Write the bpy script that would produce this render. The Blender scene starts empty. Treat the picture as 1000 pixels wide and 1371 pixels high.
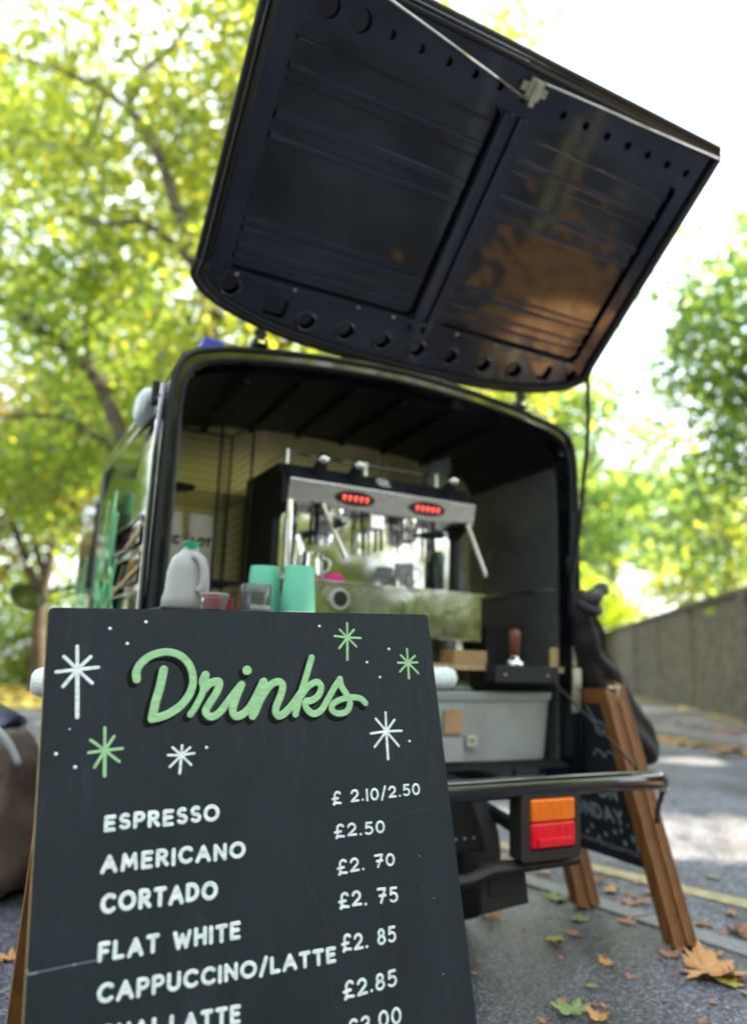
import bpy, math, random
import numpy as np
from mathutils import Vector, Matrix
sc = bpy.context.scene
C = sc.collection
R = math.radians
random.seed(4); RNG = np.random.default_rng(11)

# ------------------------------------------------------------ camera
CAM = Vector((0, 0, .78))
p_, r_ = 0.19588, -0.03653
fw = Vector((0, math.cos(p_), math.sin(p_))); up0 = Vector((0, -math.sin(p_), math.cos(p_))); rt0 = Vector((1, 0, 0))
rt = rt0*math.cos(r_) - up0*math.sin(r_); up = up0*math.cos(r_) + rt0*math.sin(r_)
cd = bpy.data.cameras.new('camera'); cam = bpy.data.objects.new('camera', cd); C.objects.link(cam); sc.camera = cam
cam.matrix_world = Matrix(((rt.x, up.x, -fw.x, CAM.x), (rt.y, up.y, -fw.y, CAM.y), (rt.z, up.z, -fw.z, CAM.z), (0, 0, 0, 1)))
cd.sensor_fit = 'VERTICAL'; cd.sensor_height = 36; cd.sensor_width = 36; cd.lens = 26.0
cd.clip_start = .05; cd.clip_end = 2000
cd.dof.use_dof = True; cd.dof.focus_distance = 1.22; cd.dof.aperture_fstop = 1.7; cd.dof.aperture_blades = 0

# ------------------------------------------------------------ world, sun, exposure
SUN_AZ, SUN_EL = R(66), R(43)          # azimuth measured from +Y towards +X
w = bpy.data.worlds.new('World'); sc.world = w; w.use_nodes = True
nt = w.node_tree; nt.nodes.clear()
out = nt.nodes.new('ShaderNodeOutputWorld'); bg = nt.nodes.new('ShaderNodeBackground'); sky = nt.nodes.new('ShaderNodeTexSky')
sky.sky_type = 'NISHITA'; sky.sun_disc = False; sky.sun_elevation = SUN_EL; sky.sun_rotation = SUN_AZ
sky.air_density = 1.0; sky.dust_density = 2.5; sky.ozone_density = 1.2
# thin bright cloud veil over the blue
geo = nt.nodes.new('ShaderNodeTexCoord'); noi = nt.nodes.new('ShaderNodeTexNoise'); noi.inputs['Scale'].default_value = 2.2; noi.inputs['Detail'].default_value = 6
ramp = nt.nodes.new('ShaderNodeValToRGB'); ramp.color_ramp.elements[0].position = .3; ramp.color_ramp.elements[0].color = (.25, .25, .25, 1); ramp.color_ramp.elements[1].position = .62; ramp.color_ramp.elements[1].color = (.8, .8, .8, 1)
mix = nt.nodes.new('ShaderNodeMixRGB'); mix.inputs[2].default_value = (9.0, 9.6, 10.6, 1)
nt.links.new(geo.outputs['Generated'], noi.inputs['Vector']); nt.links.new(noi.outputs['Fac'], ramp.inputs[0]); nt.links.new(ramp.outputs[0], mix.inputs[0])
nt.links.new(sky.outputs[0], mix.inputs[1]); nt.links.new(mix.outputs[0], bg.inputs[0]); nt.links.new(bg.outputs[0], out.inputs[0])
bg.inputs[1].default_value = .10
sd = bpy.data.lights.new('sun', 'SUN'); sun = bpy.data.objects.new('sun', sd); C.objects.link(sun)
sd.energy = 5.0; sd.angle = R(.5); sd.color = (1, .86, .66)
sdir = Vector((math.sin(SUN_AZ)*math.cos(SUN_EL), math.cos(SUN_AZ)*math.cos(SUN_EL), math.sin(SUN_EL)))
sun.rotation_euler = sdir.to_track_quat('Z', 'Y').to_euler()
sc.view_settings.view_transform = 'Standard'; sc.view_settings.look = 'None'; sc.view_settings.gamma = 1
sc.view_settings.use_curve_mapping = False; sc.view_settings.exposure = 2.2

# ------------------------------------------------------------ materials
MAT = {}
def mat(name, col, rough=.6, metal=0, coat=0, spec=.5, noise=0, nscale=20, bump=0, bscale=60, trans=0, ior=1.45, emit=None, estr=0, alpha=1, coord='Object', stretch=None, col2=None):
    if name in MAT: return MAT[name]
    m = bpy.data.materials.new(name); m.use_nodes = True; t = m.node_tree; b = t.nodes['Principled BSDF']
    b.inputs['Base Color'].default_value = (*col, 1); b.inputs['Roughness'].default_value = rough; b.inputs['Metallic'].default_value = metal
    b.inputs['Coat Weight'].default_value = coat; b.inputs['Coat Roughness'].default_value = .04; b.inputs['Specular IOR Level'].default_value = spec
    b.inputs['Transmission Weight'].default_value = trans; b.inputs['IOR'].default_value = ior; b.inputs['Alpha'].default_value = alpha
    if emit: b.inputs['Emission Color'].default_value = (*emit, 1); b.inputs['Emission Strength'].default_value = estr
    if noise or bump or col2:
        tc = t.nodes.new('ShaderNodeTexCoord'); vec = tc.outputs[coord]
        if stretch:
            mp = t.nodes.new('ShaderNodeMapping'); mp.inputs['Scale'].default_value = stretch; t.links.new(vec, mp.inputs[0]); vec = mp.outputs[0]
    if noise or col2:
        n = t.nodes.new('ShaderNodeTexNoise'); n.inputs['Scale'].default_value = nscale; n.inputs['Detail'].default_value = 6; n.inputs['Roughness'].default_value = .65
        t.links.new(vec, n.inputs['Vector']); rp = t.nodes.new('ShaderNodeValToRGB'); t.links.new(n.outputs['Fac'], rp.inputs[0])
        c2 = col2 if col2 else tuple(min(1, c*(1+noise)) for c in col); c1 = col if col2 else tuple(c*(1-noise) for c in col)
        rp.color_ramp.elements[0].position = .32; rp.color_ramp.elements[1].position = .68
        rp.color_ramp.elements[0].color = (*c1, 1); rp.color_ramp.elements[1].color = (*c2, 1)
        t.links.new(rp.outputs[0], b.inputs['Base Color'])
        mr = t.nodes.new('ShaderNodeMapRange'); mr.inputs['To Min'].default_value = max(.02, rough-.1); mr.inputs['To Max'].default_value = min(1, rough+.12); t.links.new(n.outputs['Fac'], mr.inputs[0]); t.links.new(mr.outputs[0], b.inputs['Roughness'])
    if bump:
        n2 = t.nodes.new('ShaderNodeTexNoise'); n2.inputs['Scale'].default_value = bscale; n2.inputs['Detail'].default_value = 4; t.links.new(vec, n2.inputs['Vector'])
        bp = t.nodes.new('ShaderNodeBump'); bp.inputs['Strength'].default_value = bump; bp.inputs['Distance'].default_value = .01; t.links.new(n2.outputs['Fac'], bp.inputs['Height']); t.links.new(bp.outputs[0], b.inputs['Normal'])
    MAT[name] = m; return m
paint = mat('black_paint', (.004, .006, .011), .09, 0, 1, bump=.05, bscale=6)
ceil_m = mat('dark_ceiling', (.004, .005, .010), .5, noise=.3)
paint_in = mat('black_underside', (.006, .010, .030), .16, 0, 1, noise=.3, nscale=14, bump=.02, bscale=5)
matte = mat('matte_black', (.007, .008, .012), .6, noise=.3)
rubber = mat('rubber', (.014, .014, .015), .75, noise=.2, bump=.1)
greypl = mat('bracket_grey', (.022, .018, .017), .55, noise=.25, nscale=30)
steel = mat('steel', (.85, .85, .82), .05, 1, noise=.08, nscale=25, bump=.3, bscale=4.5)
brushed = mat('brushed_steel', (.62, .62, .60), .24, 1, noise=.15, nscale=8, stretch=(1, 1, 14))
chrome = mat('chrome', (.8, .8, .8), .06, 1)
zinc = mat('zinc', (.55, .53, .45), .4, .8, noise=.2, nscale=60)
cream = mat('cream_lining', (.66, .58, .22), .25, .35, col2=(.80, .68, .52), nscale=2.2, stretch=(3, 1, .3))
greyliner = mat('grey_lining', (.17, .18, .20), .26, .5, noise=.12, nscale=2)
boardm = mat('chalk_board', (.0140, .0200, .0265), .66, spec=.3, noise=.16, nscale=4, bump=.05, bscale=140, stretch=(3, 3, 1))
def chalkboard():
    t = boardm.node_tree; N = t.nodes.new; L = t.links.new; b = t.nodes['Principled BSDF']; tc = N('ShaderNodeTexCoord')
    src = b.inputs['Base Color'].links[0].from_socket
    mp = N('ShaderNodeMapping'); mp.inputs['Scale'].default_value = (38, 38, 2.2); mp.inputs['Rotation'].default_value = (0, .12, 0); L(tc.outputs['Object'], mp.inputs[0])
    n1 = N('ShaderNodeTexNoise'); n1.inputs['Scale'].default_value = 1.6; n1.inputs['Detail'].default_value = 8; n1.inputs['Roughness'].default_value = .7; L(mp.outputs[0], n1.inputs['Vector'])
    n2 = N('ShaderNodeTexNoise'); n2.inputs['Scale'].default_value = 5; n2.inputs['Detail'].default_value = 5; L(tc.outputs['Object'], n2.inputs['Vector'])
    r1 = N('ShaderNodeMapRange'); r1.inputs['From Min'].default_value = .50; r1.inputs['From Max'].default_value = .80; L(n1.outputs['Fac'], r1.inputs[0])
    r2 = N('ShaderNodeMapRange'); r2.inputs['From Min'].default_value = .42; r2.inputs['From Max'].default_value = .72; L(n2.outputs['Fac'], r2.inputs[0])
    m = N('ShaderNodeMath'); m.operation = 'MULTIPLY'; L(r1.outputs[0], m.inputs[0]); L(r2.outputs[0], m.inputs[1])
    m2 = N('ShaderNodeMath'); m2.operation = 'MULTIPLY'; m2.inputs[1].default_value = .34; L(m.outputs[0], m2.inputs[0])
    # tiny specks of chalk dust
    vo = N('ShaderNodeTexVoronoi'); vo.inputs['Scale'].default_value = 55; L(tc.outputs['Object'], vo.inputs['Vector']); sp = N('ShaderNodeMapRange'); sp.inputs['From Min'].default_value = .035; sp.inputs['From Max'].default_value = .0; sp.inputs['To Max'].default_value = .5; L(vo.outputs['Distance'], sp.inputs[0])
    mm = N('ShaderNodeMath'); mm.operation = 'MAXIMUM'; L(m2.outputs[0], mm.inputs[0]); L(sp.outputs[0], mm.inputs[1])
    mx = N('ShaderNodeMixRGB'); mx.inputs[2].default_value = (.10, .12, .15, 1); L(mm.outputs[0], mx.inputs[0]); L(src, mx.inputs[1]); L(mx.outputs[0], b.inputs['Base Color'])
chalkboard()
board2 = mat('chalk_board_dark', (.010, .013, .022), .6, noise=.3)
ply = mat('ply_edge', (.42, .31, .17), .6, noise=.25, nscale=80)
white = mat('white_paint', (.72, .79, .83), .6, noise=.24, nscale=70, bump=.2, bscale=300, stretch=(1, 1, 3))
green = mat('mint_paint', (.31, .55, .29), .6, noise=.18, nscale=60, bump=.15, bscale=300, stretch=(1, 1, 3))
shadowp = mat('dark_outline_paint', (.004, .005, .004), .8, spec=.2)
chalk2 = mat('faint_chalk', (.25, .29, .34), .8)
vangreen = mat('van_green_graphic', (.12, .58, .25), .4, coat=.3)
orange_g = mat('van_orange_strip', (.50, .24, .07), .4, coat=.3)
mint = mat('mint_cup', (.13, .50, .35), .5, noise=.03, nscale=30)
cupwhite = mat('cup_rim_white', (.5, .52, .48), .5)
milkm = mat('milk_plastic', (.50, .52, .54), .35, trans=.3, noise=.05, nscale=8)
capgreen = mat('green_cap', (.01, .22, .12), .4)
redm = mat('red_plastic', (.55, .03, .06), .4); pinkm = mat('pink_cloth', (.75, .03, .25), .7)
glass = mat('smoked_glass', (.6, .62, .65), .05, trans=.9)
glassd = mat('dark_glass', (.02, .025, .03), .05, 0, .5)
whitepl = mat('white_plastic', (.45, .50, .54), .4, noise=.04)
bluepl = mat('blue_plastic', (.05, .07, .55), .4, noise=.1)
binm = mat('clear_grey_plastic', (.50, .53, .54), .3, trans=.35, noise=.18, nscale=5)
binrim = mat('bin_rim', (.33, .37, .39), .35)
kraft = mat('kraft', (.42, .25, .14), .7, noise=.15)
pouch = mat('coffee_pouch', (.42, .40, .32), .55, noise=.15)
woodblock = mat('wood_block', (.36, .22, .10), .6, noise=.25, nscale=30, stretch=(1, 1, 8))
tampw = mat('tamper_wood', (.16, .04, .02), .35, coat=.4, noise=.2)
brownwood = mat('stained_timber', (.21, .082, .022), .55, noise=.4, nscale=9, stretch=(9, 9, .7), bump=.15, bscale=40)
bagm = mat('bin_liner', (.026, .024, .027), .62, noise=.3, nscale=5, bump=.9, bscale=16)
bagbrown = mat('brown_sack', (.115, .08, .06), .38, noise=.45, nscale=4, bump=1, bscale=13)
bluewrap = mat('dark_blue_sheet', (.03, .035, .075), .35, noise=.4, bump=.3, bscale=12)
amber = mat('amber_lens', (1, .17, .0), .12, coat=.3, noise=.2, nscale=60, bump=.5, bscale=60, stretch=(3, 1, .3))
redlens = mat('red_lens', (.80, .0, .012), .12, coat=.3, noise=.3, nscale=60, bump=.5, bscale=60, stretch=(3, 1, .3))
led = mat('red_led', (.8, .05, .03), .4, emit=(1, .10, .06), estr=.55)
kerbm = mat('granite_kerb', (.20, .20, .21), .6, noise=.25, nscale=60, bump=.2, bscale=90)
yellowm = mat('yellow_line', (.36, .31, .17), .7, noise=.35, nscale=25)
wallm = mat('wall_concrete', (.055, .048, .030), .95, col2=(.19, .165, .13), nscale=5.5, bump=1, bscale=14)
brickm = mat('house_brick', (.40, .17, .09), .9, noise=.3, nscale=8)
bark = mat('bark', (.09, .07, .05), .9, noise=.5, nscale=5, bump=.6, bscale=14, stretch=(1, 1, .4))
barkp = mat('pale_bark', (.30, .24, .18), .9, noise=.4, nscale=4, bump=.4, bscale=14, stretch=(1, 1, .5))
def strand(): pass

def asphalt(name, dark, light, rough, scale, wet):
    m = bpy.data.materials.new(name); m.use_nodes = True; t = m.node_tree; b = t.nodes['Principled BSDF']; N = t.nodes.new; L = t.links.new
    tc = N('ShaderNodeTexCoord'); vo = N('ShaderNodeTexVoronoi'); vo.inputs['Scale'].default_value = scale; L(tc.outputs['Object'], vo.inputs['Vector'])
    sx = N('ShaderNodeSeparateColor'); L(vo.outputs['Color'], sx.inputs[0]); rp = N('ShaderNodeValToRGB'); L(sx.outputs[0], rp.inputs[0])
    e = rp.color_ramp.elements; e[0].position = .15; e[0].color = (*dark, 1); e[1].position = .97; e[1].color = (*[c*2.4 for c in light], 1); k = e.new(.75); k.color = (*light, 1)
    n = N('ShaderNodeTexNoise'); n.inputs['Scale'].default_value = 1.6; n.inputs['Detail'].default_value = 8; L(tc.outputs['Object'], n.inputs['Vector'])
    r2 = N('ShaderNodeValToRGB'); L(n.outputs['Fac'], r2.inputs[0]); r2.color_ramp.elements[0].position = .38; r2.color_ramp.elements[1].position = .62
    r2.color_ramp.elements[0].color = (.45, .44, .42, 1); r2.color_ramp.elements[1].color = (1.15, 1.15, 1.2, 1)
    mx = N('ShaderNodeMixRGB'); mx.blend_type = 'MULTIPLY'; mx.inputs[0].default_value = 1; L(rp.outputs[0], mx.inputs[1]); L(r2.outputs[0], mx.inputs[2]); L(mx.outputs[0], b.inputs['Base Color'])
    mr = N('ShaderNodeMapRange'); mr.inputs['To Min'].default_value = rough-wet; mr.inputs['To Max'].default_value = rough+.15; L(n.outputs['Fac'], mr.inputs[0]); L(mr.outputs[0], b.inputs['Roughness'])
    bp = N('ShaderNodeBump'); bp.inputs['Strength'].default_value = .8; bp.inputs['Distance'].default_value = .004; L(vo.outputs['Distance'], bp.inputs['Height']); bp.invert = True; L(bp.outputs[0], b.inputs['Normal'])
    return m
pave_m = asphalt('wet_asphalt_pavement', (.026, .028, .036), (.12, .127, .15), .34, 190, .16)
road_m = asphalt('road_asphalt', (.045, .050, .064), (.115, .124, .15), .6, 110, .1)
far_m = asphalt('far_pavement_asphalt', (.09, .085, .08), (.16, .15, .145), .7, 60, .1)
grass_m = mat('verge_grass', (.05, .075, .015), .9, col2=(.24, .19, .04), nscale=2.2, bump=.5, bscale=40)
soil_m = mat('woodland_floor', (.05, .055, .02), .95, col2=(.17, .13, .05), nscale=1.2, bump=.5, bscale=20)

def leafmat(name, stops, trans=.55):
    m = bpy.data.materials.new(name); m.use_nodes = True; t = m.node_tree; t.nodes.clear(); N = t.nodes.new; L = t.links.new
    o = N('ShaderNodeOutputMaterial'); g = N('ShaderNodeNewGeometry'); rp = N('ShaderNodeValToRGB'); L(g.outputs['Random Per Island'], rp.inputs[0])
    e = rp.color_ramp.elements; e[0].position = stops[0][0]; e[0].color = (*stops[0][1], 1); e[1].position = stops[-1][0]; e[1].color = (*stops[-1][1], 1)
    for p, c in stops[1:-1]: k = e.new(p); k.color = (*c, 1)
    d = N('ShaderNodeBsdfDiffuse'); tr = N('ShaderNodeBsdfTranslucent'); gl = N('ShaderNodeBsdfGlossy'); gl.inputs['Roughness'].default_value = .45; gl.inputs['Color'].default_value = (.5, .55, .6, 1)
    hs = N('ShaderNodeMixRGB'); hs.blend_type = 'MULTIPLY'; hs.inputs[0].default_value = 1; hs.inputs[2].default_value = (1.7, 1.75, .7, 1); L(rp.outputs[0], hs.inputs[1]); L(hs.outputs[0], tr.inputs[0])
    L(rp.outputs[0], d.inputs[0]); a = N('ShaderNodeMixShader'); a.inputs[0].default_value = trans; L(d.outputs[0], a.inputs[1]); L(tr.outputs[0], a.inputs[2])
    b = N('ShaderNodeMixShader'); b.inputs[0].default_value = .07; L(a.outputs[0], b.inputs[1]); L(gl.outputs[0], b.inputs[2]); L(b.outputs[0], o.inputs[0]); return m
leaf_y = leafmat('leaf_yellow_green', [(0, (.13, .19, .06)), (.45, (.24, .29, .06)), (.8, (.38, .38, .06)), (1, (.56, .48, .10))], .66)
leaf_g = leafmat('leaf_green', [(0, (.12, .19, .06)), (.5, (.18, .26, .06)), (.88, (.26, .33, .06)), (1, (.42, .40, .07))], .66)
leaf_b = leafmat('leaf_blue_green', [(0, (.08, .15, .11)), (.6, (.16, .26, .12)), (.85, (.28, .36, .08)), (1, (.48, .52, .06))], .68)
leaf_d = leafmat('leaf_reflection_mix', [(0, (.02, .035, .015)), (.55, (.05, .08, .025)), (.72, (.26, .34, .06)), (1, (.55, .58, .12))], .55)  # dark leaves with a bright share, standing in for light spots in the reflections
leaf_l = leafmat('leaf_lime', [(0, (.12, .20, .02)), (.5, (.24, .34, .02)), (1, (.42, .42, .03))], .65)
leaf_o = leafmat('leaf_autumn', [(0, (.09, .09, .03)), (.5, (.20, .15, .04)), (.8, (.32, .20, .06)), (1, (.20, .24, .05))])
def drymat(name, c1, c2): return mat(name, c1, .6, col2=c2, nscale=28, bump=.25, bscale=50)
fl_orange = drymat('dry_leaf_orange', (.45, .20, .07), (.58, .32, .12)); fl_brown = drymat('dry_leaf_brown', (.20, .07, .04), (.38, .18, .09))
fl_pink = drymat('dry_leaf_pink', (.32, .14, .10), (.45, .24, .17)); fl_green = drymat('fallen_leaf_green', (.15, .24, .08), (.30, .36, .15)); fl_yellow = drymat('fallen_leaf_yellow', (.42, .34, .05), (.5, .42, .10))

# ------------------------------------------------------------ mesh helpers
class MB:
    def __init__(s): s.v = []; s.f = []; s.M = Matrix.Identity(4)
    def add(s, vs, fs):
        o = len(s.v); s.v += [tuple(s.M @ Vector(p)) for p in vs]; s.f += [tuple(i+o for i in f) for f in fs]; return s
    def box(s, x0, x1, y0, y1, z0, z1):
        return s.add([(x0,y0,z0),(x1,y0,z0),(x1,y1,z0),(x0,y1,z0),(x0,y0,z1),(x1,y0,z1),(x1,y1,z1),(x0,y1,z1)], [(0,3,2,1),(4,5,6,7),(0,1,5,4),(1,2,6,5),(2,3,7,6),(3,0,4,7)])
    def bar(s, a, b, w, h, upv=(0, 0, 1)):
        a = Vector(a); b = Vector(b); d = (b-a).normalized(); sd_ = d.cross(Vector(upv))
        if sd_.length < 1e-4: sd_ = d.cross(Vector((1, 0, 0)))
        sd_.normalize(); u_ = sd_.cross(d); vs = []
        for q in (a, b):
            for i, j in ((-1,-1),(1,-1),(1,1),(-1,1)): vs.append(q + sd_*i*w/2 + u_*j*h/2)
        return s.add(vs, [(0,1,2,3),(7,6,5,4),(0,4,5,1),(1,5,6,2),(2,6,7,3),(3,7,4,0)])
    def tube(s, pts, r, n=10, cap=True, flat=None):
        pts = [Vector(q) for q in pts]; rs = r if isinstance(r, (list, tuple)) else [r]*len(pts); vs = []; nx = None
        for i, q in enumerate(pts):
            d = (pts[min(i+1, len(pts)-1)] - pts[max(i-1, 0)])
            d = d.normalized() if d.length > 1e-9 else Vector((0, 0, 1))
            if nx is None: nx = d.orthogonal().normalized()
            nx = (nx - d*nx.dot(d)).normalized() if (nx - d*nx.dot(d)).length > 1e-6 else d.orthogonal().normalized()
            ny = d.cross(nx)
            for k in range(n):
                a = 2*math.pi*k/n; off = (nx*math.cos(a)+ny*math.sin(a))*rs[i]
                if flat: off = off - flat[0]*off.dot(flat[0])*(1-flat[1])
                vs.append(q+off)
        fs = [(i*n+k, i*n+(k+1)%n, (i+1)*n+(k+1)%n, (i+1)*n+k) for i in range(len(pts)-1) for k in range(n)]
        if cap: fs += [tuple(range(n-1, -1, -1)), tuple((len(pts)-1)*n+k for k in range(n))]
        return s.add(vs, fs)
    def lathe(s, prof, n=24, c=(0,0,0)):
        vs = [(c[0]+r*math.cos(2*math.pi*k/n), c[1]+r*math.sin(2*math.pi*k/n), c[2]+z) for r, z in prof for k in range(n)]
        fs = [(i*n+k, i*n+(k+1)%n, (i+1)*n+(k+1)%n, (i+1)*n+k) for i in range(len(prof)-1) for k in range(n)]
        fs += [tuple(range(n-1,-1,-1)), tuple((len(prof)-1)*n+k for k in range(n))]
        return s.add(vs, fs)
    def loft(s, rings, close=True, cap=True):
        n = len(rings[0]); vs = [q for r in rings for q in r]; m = n if close else n-1
        fs = [(i*n+k, i*n+(k+1)%n, (i+1)*n+(k+1)%n, (i+1)*n+k) for i in range(len(rings)-1) for k in range(m)]
        if cap and close: fs += [tuple(range(n-1,-1,-1)), tuple((len(rings)-1)*n+k for k in range(n))]
        return s.add(vs, fs)
    def prism(s, outline, a, b, axis='y'):
        f = (lambda q, t: (q[0], t, q[1])) if axis == 'y' else (lambda q, t: (q[0], q[1], t)) if axis == 'z' else (lambda q, t: (t, q[0], q[1]))
        return s.loft([[f(q, a) for q in outline], [f(q, b) for q in outline]])
    def plate(s, outline, holes, thick):
        cu = bpy.data.curves.new('tmp', 'CURVE'); cu.dimensions = '2D'; cu.fill_mode = 'BOTH'; cu.extrude = thick/2
        for ring in [outline]+list(holes):
            sp = cu.splines.new('POLY'); sp.points.add(len(ring)-1); sp.use_cyclic_u = True
            for i, q in enumerate(ring): sp.points[i].co = (q[0], q[1], 0, 1)
        ob = bpy.data.objects.new('tmp', cu); C.objects.link(ob); dg = bpy.context.evaluated_depsgraph_get(); me = ob.evaluated_get(dg).to_mesh()
        vs = [tuple(v_.co) for v_ in me.vertices]; fs = [tuple(q.vertices) for q in me.polygons]; ob.evaluated_get(dg).to_mesh_clear()
        bpy.data.objects.remove(ob); bpy.data.curves.remove(cu); return s.add(vs, fs)
    def make(s, name, m, parent=None, smooth=False, bevel=0, seg=2, angle=40, weld=False):
        me = bpy.data.meshes.new(name); me.from_pydata(s.v, [], s.f); me.validate(); me.materials.append(m); me.update()
        o = bpy.data.objects.new(name, me); C.objects.link(o)
        if parent is not None: o.parent = parent
        if smooth:
            me.shade_smooth()
            if angle < 180: me.set_sharp_from_angle(angle=R(angle))
        if bevel:
            bv = o.modifiers.new('bevel', 'BEVEL'); bv.width = bevel; bv.segments = seg; bv.limit_method = 'ANGLE'; bv.angle_limit = R(35)
        return o
def crinkle(o, amp, size, lv=2, kind='VORONOI'):
    ss = o.modifiers.new('sub', 'SUBSURF'); ss.levels = ss.render_levels = lv
    tx = bpy.data.textures.new('crease', kind); tx.noise_scale = size
    if kind == 'VORONOI': tx.distance_metric = 'DISTANCE'
    d = o.modifiers.new('crease', 'DISPLACE'); d.texture = tx; d.strength = amp; d.mid_level = .4; d.texture_coords = 'LOCAL'
def add_mat(o, m): o.data.materials.append(m)
def smooth_pts(pts, sub=5):
    P = [Vector(q) for q in pts]; P = [P[0]*2-P[1]]+P+[P[-1]*2-P[-2]]; o = []
    for i in range(1, len(P)-2):
        for k in range(sub):
            t = k/sub; a, b, c_, d = P[i-1:i+3]
            o.append(.5*((2*b)+(c_-a)*t+(2*a-5*b+4*c_-d)*t*t+(3*b-a-3*c_+d)*t**3))
    o.append(P[-2]); return o
def rrect(x0, x1, y0, y1, r, n=6):
    o = []
    for cx, cy, a0 in ((x1-r, y1-r, 0), (x0+r, y1-r, 90), (x0+r, y0+r, 180), (x1-r, y0+r, 270)):
        for k in range(n+1): a = R(a0+90*k/n); o.append((cx+r*math.cos(a), cy+r*math.sin(a)))
    return o
def circ(cx, cy, r, n=20, ry=None): return [(cx+r*math.cos(2*math.pi*k/n), cy+(ry or r)*math.sin(2*math.pi*k/n)) for k in range(n)]
def tag(o, label=None, cat=None, group=None, kind=None):
    if label: o['label'] = label
    if cat: o['category'] = cat
    if group: o['group'] = group
    if kind: o['kind'] = kind
    return o
def thing(name, label, cat, loc=(0,0,0), rz=0, group=None):
    o = bpy.data.objects.new(name, None); C.objects.link(o); o.location = loc; o.rotation_euler = (0, 0, rz); return tag(o, label, cat, group)
def struct(o): o['kind'] = 'structure'; return o

# flat hand lettering: strokes of paint with round ends, in the xy plane of a matrix
def stroke(mb, pts, wd, flatz=.12, n=8):
    P = [Vector((q[0], q[1], 0)) for q in pts]
    for i in range(1, len(P)-1):        # turn a sharp corner with two brush strokes
        if (P[i]-P[i-1]).length > 1e-7 and (P[i+1]-P[i]).length > 1e-7 and (P[i]-P[i-1]).angle(P[i+1]-P[i]) > .9:
            stroke(mb, pts[:i+1], wd, flatz, n); stroke(mb, pts[i:], wd*.97, flatz*1.04, n); return
    if len(P) == 1: P = [P[0]-Vector((.0001,0,0)), P[0]+Vector((.0001,0,0))]
    r = wd/2; a = (P[0]-P[1]).normalized(); b = (P[-1]-P[-2]).normalized()
    pts2 = [P[0]+a*r*k for k in (.98, .8, .45)]+P+[P[-1]+b*r*k for k in (.45, .8, .98)]
    rs = [r*k for k in (.2, .6, .89)]+[r]*len(P)+[r*k for k in (.89, .6, .2)]
    mb.tube(pts2, rs, n, flat=(Vector((0,0,1)), flatz))
def arc(cx, cy, rx, ry, a0, a1, n=10): return [(cx+rx*math.cos(R(a0+(a1-a0)*k/n)), cy+ry*math.sin(R(a0+(a1-a0)*k/n))) for k in range(n+1)]
GLY = {  # width, strokes, in a box of cap height 1
 'A': (.78, [[(.0,0),(.39,1)],[(.39,1),(.78,0)],[(.16,.34),(.62,.34)]]), 'B': (.6, [[(0,0),(0,1)],[(0,1),(.3,1)]+arc(.3,.76,.24,.24,90,-90)+[(0,.52)],[(.3,.52)]+arc(.32,.26,.28,.26,90,-90)+[(0,0)]]),
 'C': (.72, [arc(.42,.5,.42,.5,48,312,16)]), 'D': (.68, [[(0,0),(0,1),(.2,1)]+arc(.2,.5,.46,.5,90,-90,14)+[(0,0)]]), 'E': (.5, [[(.5,1),(0,1),(0,0),(.5,0)],[(0,.52),(.44,.52)]]),
 'F': (.5, [[(.5,1),(0,1),(0,0)],[(0,.5),(.42,.5)]]), 'H': (.62, [[(0,0),(0,1)],[(.62,0),(.62,1)],[(0,.5),(.62,.5)]]), 'I': (.0, [[(0,0),(0,1)]]), 'K': (.6, [[(0,0),(0,1)],[(.56,1),(.02,.45)],[(.2,.6),(.6,0)]]),
 'L': (.48, [[(0,1),(0,0),(.48,0)]]), 'M': (.84, [[(.02,0),(.1,1),(.42,.25),(.74,1),(.84,0)]]), 'N': (.66, [[(0,0),(0,1),(.66,0),(.66,1)]]), 'O': (.9, [arc(.45,.5,.45,.5,90,450,24)]),
 'P': (.52, [[(0,0),(0,1),(.26,1)]+arc(.26,.72,.27,.28,90,-90)+[(0,.44)]]), 'R': (.58, [[(0,0),(0,1),(.26,1)]+arc(.26,.74,.26,.26,90,-90)+[(0,.48)],[(.22,.48),(.58,0)]]),
 'S': (.52, [arc(.27,.75,.24,.25,50,270,12)+arc(.27,.25,.26,.25,90,-145,12)]), 'T': (.6, [[(0,1),(.6,1)],[(.3,1),(.3,0)]]), 'U': (.62, [[(0,1),(0,.34)]+arc(.31,.32,.31,.32,180,360,12)+[(.62,1)]]),
 'W': (1.0, [[(0,1),(.24,0),(.5,.8),(.76,0),(1,1)]]), 'Y': (.62, [[(0,1),(.31,.48)],[(.62,1),(.31,.48),(.31,0)]]), '/': (.36, [[(0,-.12),(.36,1.1)]]), '.': (.06, [[(.03,.04)]]), ' ': (.3, []),
 '0': (.6, [arc(.3,.5,.3,.5,90,450,20)]), '1': (.1, [[(.05,0),(.05,1)]]), '2': (.62, [arc(.3,.7,.27,.3,165,-35,12)+[(.02,.04),(.62,.04)]]), '3': (.55, [arc(.26,.74,.25,.26,150,-80,10)+arc(.26,.25,.28,.27,80,-150,10)]),
 '5': (.58, [[(.52,1),(.12,1),(.08,.56)]+arc(.27,.32,.3,.32,120,-140,12)]), '7': (.58, [[(0,1),(.56,1),(.2,0)],[(.12,.5),(.56,.5)]]), '8': (.54, [arc(.27,.76,.21,.24,90,450,16), arc(.27,.27,.27,.27,90,450,16)]),
 '£': (.66, [arc(.42,.74,.24,.28,30,180,10)+[(.2,.3),(.1,-.06)],[(0,.42),(.46,.46)],[(.08,-.04),(.3,.06),(.66,0)]]), '?': (.5, [arc(.25,.75,.24,.25,170,-60,10)+[(.25,.3)],[(.25,.02)]])}
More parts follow.
